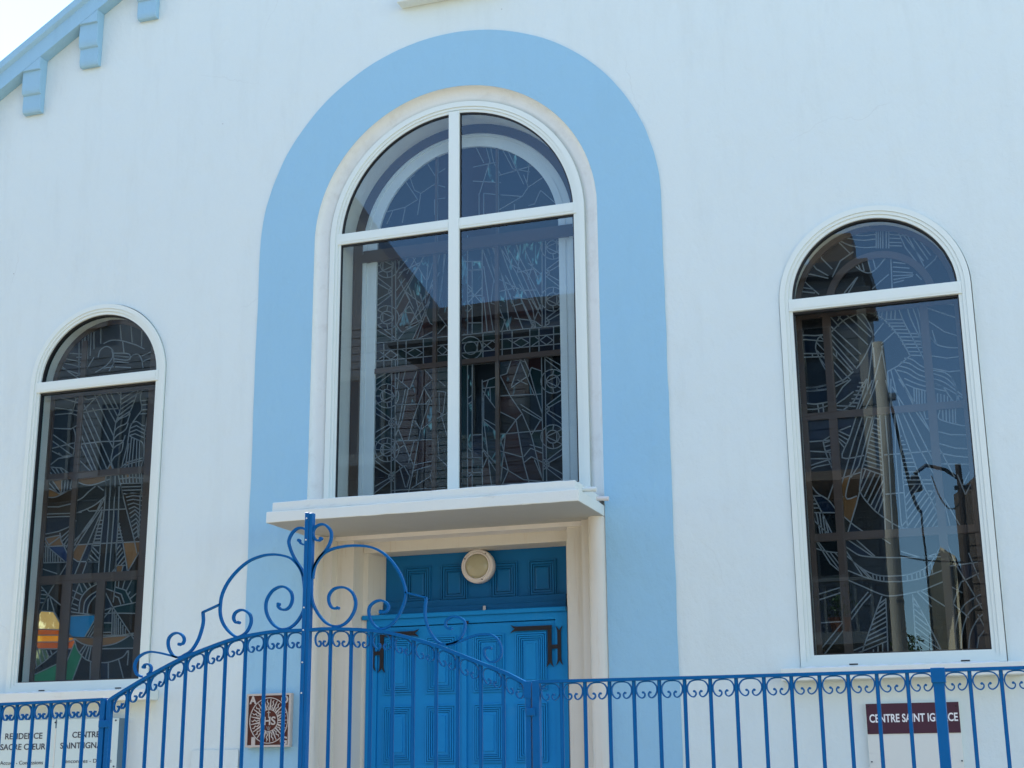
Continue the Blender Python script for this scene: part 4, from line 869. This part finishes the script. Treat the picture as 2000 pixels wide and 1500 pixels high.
# ------------------------------------------------------------------ railings and gate
YF = -2.6
def fx(px, py): return at(px, py, YF)[0]
SC = [(0, 0), (35, 3), (70, 15), (95, 45), (103, 75), (98, 110), (80, 140), (55, 157), (35, 155), (20, 138), (19, 118), (30, 104)]
def scroll_bm(bm, xc, zc, wid, slope=0, sc=1):
    kx = wid/242*.96; kz = .00045*sc
    for sgn in (-1, 1):
        pts = smooth([(xc + sgn*a*kx, zc - b*kz + sgn*a*kx*slope) for a, b in SC], 4)
        ribbon(bm, pts, .0052, YF-.007, YF+.007)
        disc(bm, xc + sgn*34*kx, zc - 106*kz + sgn*34*kx*slope, .0052, YF-.0075, YF+.0075, 10)
    box(bm, xc-.006, xc+.006, YF-.006, YF+.006, zc-.003, zc+.009)
    return bm
SCM = scroll_bm(BM(), 0, 0, .11); SCM_me = bpy.data.meshes.new('scroll')
bmesh.ops.translate(SCM, verts=SCM.verts, vec=(0, -YF, 0)); bmesh.ops.recalc_face_normals(SCM, faces=SCM.faces); SCM.to_mesh(SCM_me); SCM.free(); SCM_me.materials.append(M['iron_blue'])
def put(me, name, loc, parent, scale=(1, 1, 1)):
    o = bpy.data.objects.new(name, me); C.objects.link(o); o.parent = parent; o.location = loc; o.scale = scale; return o
pk = box(BM(), -.0078, .0078, -.0078, .0078, 0, 1, .0); bmesh.ops.bevel(pk, geom=[e for e in pk.edges if abs(e.verts[0].co.z-e.verts[1].co.z) > .5], offset=.003, segments=2, affect='EDGES')
PK = bpy.data.meshes.new('picket'); pk.to_mesh(PK); pk.free(); PK.materials.append(M['iron_blue'])
def picket(x, z0, z1, par):
    return put(PK, 'picket', (x + random.uniform(-.0008, .0008), YF + random.uniform(-.0006, .0006), z0), par, (1, 1, z1-z0))
def railing(label, xs, xpost, zr, x0, x1, posts):
    """xs pickets; zr(x) underside height of the top rail"""
    t = thing('railing', label, 'railing', (0, 0, 0), 'blue iron railings either side of the gate')
    bm = BM(); n = 14; P = [(x0+(x1-x0)*i/n, zr(x0+(x1-x0)*i/n)+.0065) for i in range(n+1)]
    ribbon(bm, P, .0135, YF-.016, YF+.016); finish('top_rail', bm, 'iron_blue', t)
    boxo('bottom_rail', 'iron_blue', t, x0, x1, YF-.012, YF+.012, .22, .24)
    for x in xs: picket(x, .2401, zr(x)+.0008, t)
    al = sorted(xs+[p[0] for p in posts])
    for a, b in zip(al, al[1:]):
        if b-a > .17: continue
        w = b-a; pa = any(abs(a-p[0]) < 1e-6 for p in posts); pb = any(abs(b-p[0]) < 1e-6 for p in posts)
        if pa: a += .012; 
        if pb: b -= .012
        o = put(SCM_me, 'scroll', ((a+b)/2, YF, zr((a+b)/2)-.003), t, ((b-a)/.11, 1, 1))
    for x, w, z1, cap in posts:
        p = boxo('post', 'iron_blue', t, x-w/2, x+w/2, YF-w/2, YF+w/2, 0, z1, bev=.002)
        if cap: boxo('collar', 'iron_blue', p, x-w/2-.007, x+w/2+.007, YF-w/2-.007, YF+w/2+.007, z1-.055, z1+.004, bev=.002)
    return t
# right section
rx = [fx(a, 1350) for a in (1097, 1142.4, 1190.4, 1238.4, 1288, 1338, 1388)] + [fx(a, 1330) for a in (1437.8, 1492.4, 1545.8, 1601, 1657, 1713, 1773)] + [fx(a, 1345) for a in (1896, 1958)]
for i in range(9): rx.append(rx[-1]+.118)
zr_pts = [(fx(1056, 1331), at(1056, 1334.5, YF)[1]), (fx(1400, 1321), at(1400, 1325.5, YF)[1]), (fx(1820, 1308), at(1820, 1313, YF)[1]), (fx(2000, 1302), at(2000, 1307.5, YF)[1])]
def lin(P):
    def f(x):
        for (a, za), (b, zb) in zip(P, P[1:]):
            if x <= b: return za + (zb-za)*(x-a)/(b-a)
        (a, za), (b, zb) = P[-2:]; return zb + (zb-za)*(x-b)/(b-a)*.3
    return f
zR = lin(zr_pts)
xp1 = fx(1048, 1345); xp2 = fx(1833.5, 1330)
railing('blue iron railing right of the gate, its capped post before the maroon sign', rx, None, zR, xp1, rx[-1]+.06, [(xp1, .034, zR(xp1)+.012, 0), (xp2, .043, zR(xp2)+.012, 1)])
lx_ = [fx(a, 1400) for a in (1.5, 32, 64, 98, 131, 164)]
for i in range(9): lx_.insert(0, lx_[0]-.098)
zL = lin([(lx_[0], at(0, 1378.5, YF)[1]), (fx(0, 1376), at(0, 1378.5, YF)[1]), (fx(205, 1366), at(205, 1368.5, YF)[1])])
xpl = fx(201.5, 1400)
railing('blue iron railing left of the gate, in front of the pale notice board', lx_, None, zL, lx_[0]-.05, xpl, [(xpl, .028, zt(202, 1363.5, YF), 0)])

GL = [(215, 1366), (235, 1353), (260, 1338), (300, 1314.5), (352, 1287), (400, 1267), (460, 1246), (520, 1234), (560, 1230.5), (604, 1229)]
GR = [(604, 1229), (640, 1226.5), (700, 1228), (740, 1231.5), (758, 1233.5), (805, 1245), (852, 1259), (898, 1277), (945, 1295.5), (992, 1314.5), (1030, 1334)]
def gate(label, rail, pick, strokes, hinge_side):
    t = thing('gate_leaf', label, 'gate', (0, 0, 0), 'leaves of the blue iron gate')
    R = smooth([at(a, b+2, YF) for a, b in rail], 5); f = lin(R)
    ribfn = BM(); ribbon(ribfn, [(x, z) for x, z in R], .0150, YF-.016, YF+.016); finish('top_rail', ribfn, 'iron_blue', t)
    boxo('bottom_rail', 'iron_blue', t, R[0][0], R[-1][0], YF-.012, YF+.012, .22, .24)
    xs = [fx(a, b) for a, b in pick]
    for x in xs: picket(x, .2401, f(x)-.006, t)
    ends = [R[0][0]+.018, R[-1][0]-.018] if hinge_side < 0 else [R[0][0]+.026, R[-1][0]-.008]
    al = sorted(xs + ends)
    for a, b in zip(al, al[1:]):
        if b-a < .05: continue
        xc = (a+b)/2; sl2 = (f(xc+.02)-f(xc-.02))/.04
        finish('scroll', scroll_bm(BM(), xc, f(xc)-.010, b-a, sl2), 'iron_blue', t)
    for sx, ox, oy, txt, th, blob in strokes:
        v = [tuple(float(q) for q in p.split(',')) for p in txt.split()]
        pts = tr(smooth(v, 6) if len(v) > 2 else v, sx, ox, oy, YF)
        bm = BM(); ribbon(bm, pts, th, YF-.009, YF+.009)
        for e in blob:
            q = pts[e]; disc(bm, q[0], q[1], .0078, YF-.010, YF+.010, 12)
        finish('scrollwork', bm, 'iron_blue', t)
    return t, f
b1 = (5, 0, 1200); b2 = (5, 240, 980); b3 = (4, 560, 980)
SL_ = [(*b2, "1790,420 1763,418 1735,402 1722,378", .008, [-1]),
       (*b2, "1790,275 1750,256 1700,265 1652,310 1622,380 1630,440 1660,520 1700,590 1745,660 1772,730", .0105, []),
       (*b2, "1775,860 1768,780 1752,700 1710,620 1640,552 1540,522 1450,516 1350,532 1230,582 1120,672 1030,782 972,900 952,1010 952,1100 975,1180 1020,1250 1080,1305 1130,1320 1190,1290 1235,1230 1254,1160 1240,1100 1190,1062 1140,1060 1095,1090 1082,1140 1102,1178 1132,1180", .0105, [-1]),
       (*b2, "1775,940 1768,1050 1725,1140 1665,1208 1600,1242 1530,1240 1460,1190 1412,1110 1396,1030 1410,950 1460,872 1530,832 1590,836 1640,880 1656,940 1640,1008 1600,1050 1550,1052 1518,1025 1522,1000", .0105, [-1]),
       (*b2, "955,1000 780,1080", .0085, []), (*b1, "1978,-600 1986,-560 1988,-500", .009, []),
       (*b1, "1978,-610 1984,-500 1988,-400 1986,-300 1975,-160", .0001, []),
       (*b2, "782,1078 786,1130 785,1180 770,1250 740,1340 692,1425 650,1470 600,1497", .0105, []),
       (*b1, "1800,398 1770,415 1735,420 1690,400 1655,345 1642,285 1652,230 1690,192 1740,182 1785,208 1800,250 1785,285 1755,292", .0100, [-1]),
       (*b1, "1740,421 1650,397 1560,376 1470,366 1400,386 1345,430 1317,490 1322,550 1345,590 1385,608", .0095, []),
       (*b1, "1440,590 1470,560 1476,515 1452,487 1416,492 1405,515", .0085, [-1])]
SL_ = [s_ for s_ in SL_ if s_[4] > .0005 and '-600' not in s_[3]]
SR_ = [(*b3, "200,250 208,225 232,192 280,176 320,195 348,240 345,300 320,360 280,412 240,462 215,520 203,600", .0105, []),
       (*b3, "203,215 208,265 228,298 255,302 268,288", .0095, [-1]),
       (*b3, "192,660 200,555 230,482 280,412 350,372 430,352 520,343 620,348 700,370 780,422 850,502 900,592 928,690 925,762 900,840 860,912 810,965 750,992 700,980 660,930 642,870 650,820 690,782 740,772 785,795 795,830 772,860 735,862", .0105, [-1]),
       (*b3, "192,660 197,762 230,850 290,930 350,968 420,970 480,930 525,860 540,790 520,722 480,682 430,668 370,682 332,730 332,790 360,832 400,830", .0105, [-1]),
       (*b3, "928,708 1095,750", .0080, []),
       (*b3, "1092,750 1082,830 1082,900 1100,970 1140,1050 1190,1100 1250,1116 1310,1105 1360,1060 1388,1000 1390,940 1350,905 1300,898 1255,920 1240,960 1258,988 1282,990", .0105, [-1]),
       (*b3, "1250,1117 1350,1090 1450,1052 1530,1035 1600,1042 1650,1080 1678,1150 1670,1210 1635,1243 1590,1250 1552,1212 1541,1165 1560,1140 1590,1142", .0100, [-1])]
gl, fL = gate('left leaf of the blue iron gate, with tall centre stile and large scrolls', GL, [(248, 1400), (287, 1400), (322, 1400), (358, 1400), (399.5, 1350), (438, 1340), (477, 1340), (515.6, 1340), (555, 1340)], SL_, -1)
gr, fR = gate('right leaf of the blue iron gate, sloping down in front of the blue door', GR, [(644, 1320), (685, 1320), (724, 1320), (767, 1360), (807, 1360), (852, 1360), (894, 1360), (939, 1360), (983.5, 1360)], SR_, 1)
cxp = fx(605.5, 1010); zc1 = zt(605.5, 1001.5, YF); xb = fx(592, 1500)
def leaning(name, x0, x1, w, d, z0, z1, par, m='iron_blue', y=YF):
    bm = BM(); loft(bm, [[(x0-w/2, y-d, z0), (x0+w/2, y-d, z0), (x0+w/2, y+d, z0), (x0-w/2, y+d, z0)], [(x1-w/2, y-d, z1), (x1+w/2, y-d, z1), (x1+w/2, y+d, z1), (x1-w/2, y+d, z1)]])
    bmesh.ops.holes_fill(bm, edges=[e for e in bm.edges if e.is_boundary]); bmesh.ops.bevel(bm, geom=bm.edges[:], offset=.0018, segments=1, affect='EDGES'); return finish(name, bm, m, par)
st = leaning('centre_stile', cxp-.0085, cxp-.0085, .0200, .019, .05, zc1, gl)
leaning('cover_bar', cxp+.0115, cxp+.0115, .0190, .017, .05, zc1-.004, gl)
for py in (1012, 1054, 1186, 1230, 1293, 1353):
    x, z = at(602.5, py, YF-.02); finish('rivet', disc(BM(), cxp-.008, z, .0038, YF-.023, YF-.019, 8), 'sign_white', st)
xs_ = fx(213.5, 1400); hs = leaning('hinge_stile', xs_, xs_, .024, .014, .05, zt(213, 1366, YF), gl)
boxo('clamp', 'iron_blue', hs, fx(196.5, 1414), fx(218, 1414), YF-.020, YF-.0145, zt(207, 1421, YF), zt(207, 1407, YF), bev=.002)
xs2 = fx(1034, 1365); hs2 = leaning('hinge_stile', xs2-.003, xs2-.003, .026, .014, .05, zt(1031, 1333, YF), gr)
boxo('head_plate', 'iron_blue', hs2, fx(1024.5, 1350), fx(1039.2, 1350), YF-.017, YF-.0142, zt(1032, 1364, YF), zt(1032, 1332, YF)+.003, bev=.0015)
boxo('clamp', 'iron_blue', hs2, fx(1031, 1390), fx(1048, 1390), YF-.024, YF-.0175, zt(1040, 1398, YF), zt(1040, 1383, YF), bev=.002)
boxo('latch_tongue', 'iron_blue', hs2, fx(1056, 1347), fx(1068, 1347), YF-.006, YF+.006, zt(1062, 1346.5, YF), zt(1062, 1344.5, YF))

# ------------------------------------------------------------------ across the street (seen mirrored in the panes)
def house_windows(par, x0, x1, y, rows, n, w, h, mw='trimfar'):
    for z in rows:
        for k in range(n):
            c = x0 + (x1-x0)*(k+.5)/n
            fr_ = slabo('window', mw, par, [[(c-w/2-.08, z-.08), (c+w/2+.08, z-.08), (c+w/2+.08, z+h+.08), (c-w/2-.08, z+h+.08)], [(c-w/2, z), (c+w/2, z), (c+w/2, z+h), (c-w/2, z+h)]], y, y+.06)
            boxo('pane', 'dark_glass', fr_, c-w/2, c+w/2, y+.005, y+.02, z, z+h)
            boxo('glazing_bar', mw, fr_, c-.02, c+.02, y+.0205, y+.05, z, z+h)
def boards(par, x0, x1, y, z0, z1, m, p=.16):
    bm = BM(); k = int((z1-z0)/p)
    for i in range(k): box(bm, x0, x1, y, y+.03, z0+i*p, z0+i*p+p*.86)
    finish('siding_boards', bm, m, par, kind='stuff')
hA = thing('clapboard_house', 'grey boarded house across the street, mirrored in the central window', 'house')
boxo('wall', 'siding', hA, -6.85, 1.50, -17.8, -16.04, 0, 10.15); boxo('roof', 'tin', hA, -6.9, 1.62, -17.9, -15.75, 10.151, 10.40)
boards(hA, -6.8, 1.45, -16.035, 4.4, 10.1, 'siding'); house_windows(hA, -6.6, 1.2, -15.99, (4.9, 7.9), 5, .9, 1.35); boxo('chimney', 'siding2', hA, .55, 1.30, -17.3, -16.6, 10.401, 11.2)
boxo('shop_front', 'dark_glass', hA, -6.4, .9, -16.03, -15.95, .3, 3.0); boxo('balcony_floor', 'trimfar', hA, -6.8, 1.48, -16.03, -14.4, 3.62, 3.80)
for i in range(34): boxo('baluster', 'trimfar', hA, -6.7+i*.245, -6.66+i*.245, -14.5, -14.46, 3.801, 4.60)
boxo('handrail', 'trimfar', hA, -6.8, 1.40, -14.53, -14.43, 4.601, 4.66); boxo('porch_post', 'concrete', hA, 1.49, 1.63, -14.5, -14.36, 6.3515, 9.2); boxo('balcony_floor', 'siding2', hA, -6.8, 1.70, -16.03, -14.3, 6.20, 6.35)
boxo('porch_roof', 'tin', hA, -6.8, 1.75, -15.74, -14.1, 9.201, 9.32)
hB = thing('tall_house', 'tall grey house with a sloping roof edge, mirrored darkly in the left window', 'house')
slabo('wall', 'siding', hB, [[(-22, 0), (-6.88, 0), (-6.88, 10.6), (-9.2, 13.85), (-22, 13.85)]], -17.8, -16.04)
boards(hB, -21.9, -7.0, -16.035, 7.2, 10.4, 'siding'); house_windows(hB, -21.5, -7.3, -15.99, (4.6, 7.7), 8, .95, 1.5); boxo('balcony_floor', 'trimfar', hB, -21.5, -7.2, -16.03, -14.9, 7.25, 7.4); boxo('shop_front', 'dark_glass', hB, -21, -8, -16.03, -15.95, .3, 3.0)
house_windows(hB, -21.5, -9.6, -15.99, (11.0,), 6, .9, 1.3)
hC = thing('ochre_house', 'sunlit ochre house end mirrored low in the right window', 'house')
bm = BM(); f_ = [(2.20, -15.35, 0), (2.68, -14.74, 0), (2.68, -14.74, 4.95), (2.46, -15.02, 5.15), (2.20, -15.35, 4.62)]; g_ = [(x+.03, y-2.6, z) for x, y, z in f_]
rs = loft(bm, [f_, g_]); bm.faces.new(rs[0][::-1]); bm.faces.new(rs[1]); finish('wall', bm, 'ochre', hC)
bm = BM(); tube(bm, [(2.60, -14.80, 1), (2.60, -14.80, 4.8)], .03, 6); finish('downpipe', bm, 'trimfar', hC)
hD = thing('timber_house', 'dark brown timber house at the right of the street, mirrored in the right window', 'house')
slabo('wall', 'siding2', hD, [[(2.75, 0), (9, 0), (9, 7.4), (4.6, 7.4), (2.75, 5.9)]], -20, -14.7); boards(hD, 2.8, 8.9, -14.69, .5, 5.6, 'siding2', .2); house_windows(hD, 3.0, 8.9, -14.65, (1.0, 3.6), 4, .8, 1.3)
# utility poles, street lamp, cables
up = thing('utility_pole', 'round concrete utility pole across the street, mirrored in the right window', 'pole', (1.96, -12, 0))
bm = BM(); tube(bm, [(-.03, 0, -.1), (-.01, 0, 3), (.0, 0, 5.5), (.01, 0, 7.72)], .115, 16, .085); finish('pole', bm, 'concrete', up, smooth=True)
for z in (3.95, 5.15, 6.9): 
    bm = BM(); tube(bm, [(0, -.0, z), (0, 0, z+.04)], .118-.006*z+.006, 16); finish('band', bm, 'trimfar', up)
boxo('insulator', 'trimfar', up, .10, .2, -.05, .05, 6.85, 6.95)
ut = thing('street_lamp', 'thin dark pole with a curved arm, mirrored in the right window', 'street lamp', (2.93, -12, 0))
bm = BM(); tube(bm, [(0, 0, -.1), (0, 0, 5.85)], .05, 10, .04); finish('pole', bm, 'brown', ut)
bm = BM(); tube(bm, [(0, 0, 5.62), (-.18, 0, 5.78), (-.45, 0, 5.86), (-.62, 0, 5.74)], .028, 8); finish('arm', bm, 'black_iron', ut)
boxo('crosspiece', 'black_iron', ut, -.08, .16, -.03, .03, 5.48, 5.53)
bm = BM(); tube(bm, [(-.62, 0, 5.72), (-.60, 0, 5.5)], .05, 10, .09); finish('lamp_head', bm, 'black_iron', ut)
def cable(label, a, b, sag, r=.012, n=16):
    bm = BM(); pts = [Vector(a).lerp(Vector(b), i/n) - Vector((0, 0, sag*4*(i/n)*(1-i/n))) for i in range(n+1)]
    tube(bm, pts, r, 6); tag(finish('cable', bm, 'cable', None), label, 'cable', 'cables strung across the street')
cable('thick black cable hanging from the utility pole top towards the street lamp arm', (2.07, -12, 6.9), (2.38, -12, 5.2), .35, .022)
cable('black cable dropping from the street lamp arm to the pavement', (2.38, -12, 5.2), (2.44, -12, .1), 0, .014)
cable('upper cable running left along the street from the utility pole', (1.9, -12, 6.8), (-24, -12, 7.2), .7)
cable('lower cable running left along the street from the utility pole', (1.9, -12, 5.5), (-24, -12, 5.6), .6)
cable('cable running right from the utility pole to the timber house', (2.06, -12, 4.6), (3.6, -14.66, 4.9), .1)
cable('looped cable hung between the street lamp arm and its pole', (2.55, -12, 5.7), (2.9, -12, 5.3), .25, .01)
sh = thing('shrub', 'leafy shrub between the utility pole and ochre wall, mirrored in the right window', 'shrub', (2.02, -13.4, 0))
bm = BM()
for k in range(26):
    a = random.uniform(0, 6.28); L = random.uniform(2.3, 3.7); p0 = Vector((0, 0, 0)); d = Vector((math.cos(a)*.10, math.sin(a)*.12, 1))
    pts = [p0 + d*L*t + Vector((random.uniform(-.05, .05), 0, 0))*t for t in (0, .3, .6, 1)]; tube(bm, pts, .014, 5, .004)
finish('stem', bm, 'brown', sh, kind='stuff')
bm = BM()
for k in range(900):
    a = random.uniform(0, 6.28); h = random.uniform(1.6, 3.6); c = Vector((math.cos(a)*random.uniform(0, .3), math.sin(a)*random.uniform(0, .45), h)); q = [c + Vector([random.uniform(-.05, .05) for _ in range(3)]) for _ in range(3)]
    bm.faces.new([bm.verts.new(v) for v in q])
finish('foliage', bm, 'leaf', sh, kind='stuff')
for i, (x, lab, cat) in enumerate(((.15, 'purple-leaved plant in a clay pot on the balcony, further from the porch post', 'potted plant'), (.85, 'green plant in an orange clay pot on the balcony, nearest the porch post', 'potted plant'))):
    p = thing('potted_plant', lab, cat, (x, -14.75, 3.80))
    finish('pot', (lambda bm: (bmesh.ops.create_cone(bm, cap_ends=True, segments=16, radius1=.12, radius2=.18, depth=.26, matrix=Matrix.Translation((0, 0, .131))), bm)[1])(BM()), 'pot', p)
    bm = BM()
    for k in range(160):
        a = random.uniform(0, 6.28); e = random.uniform(.2, 1.5); r = random.uniform(.1, .5); c = Vector((math.cos(a)*math.cos(e)*r, math.sin(a)*math.cos(e)*r, .28+math.sin(e)*r*1.4)); q = [c + Vector([random.uniform(-.05, .05) for _ in range(3)]) for _ in range(3)]
        bm.faces.new([bm.verts.new(v) for v in q])
    finish('foliage', bm, 'leaf', p)
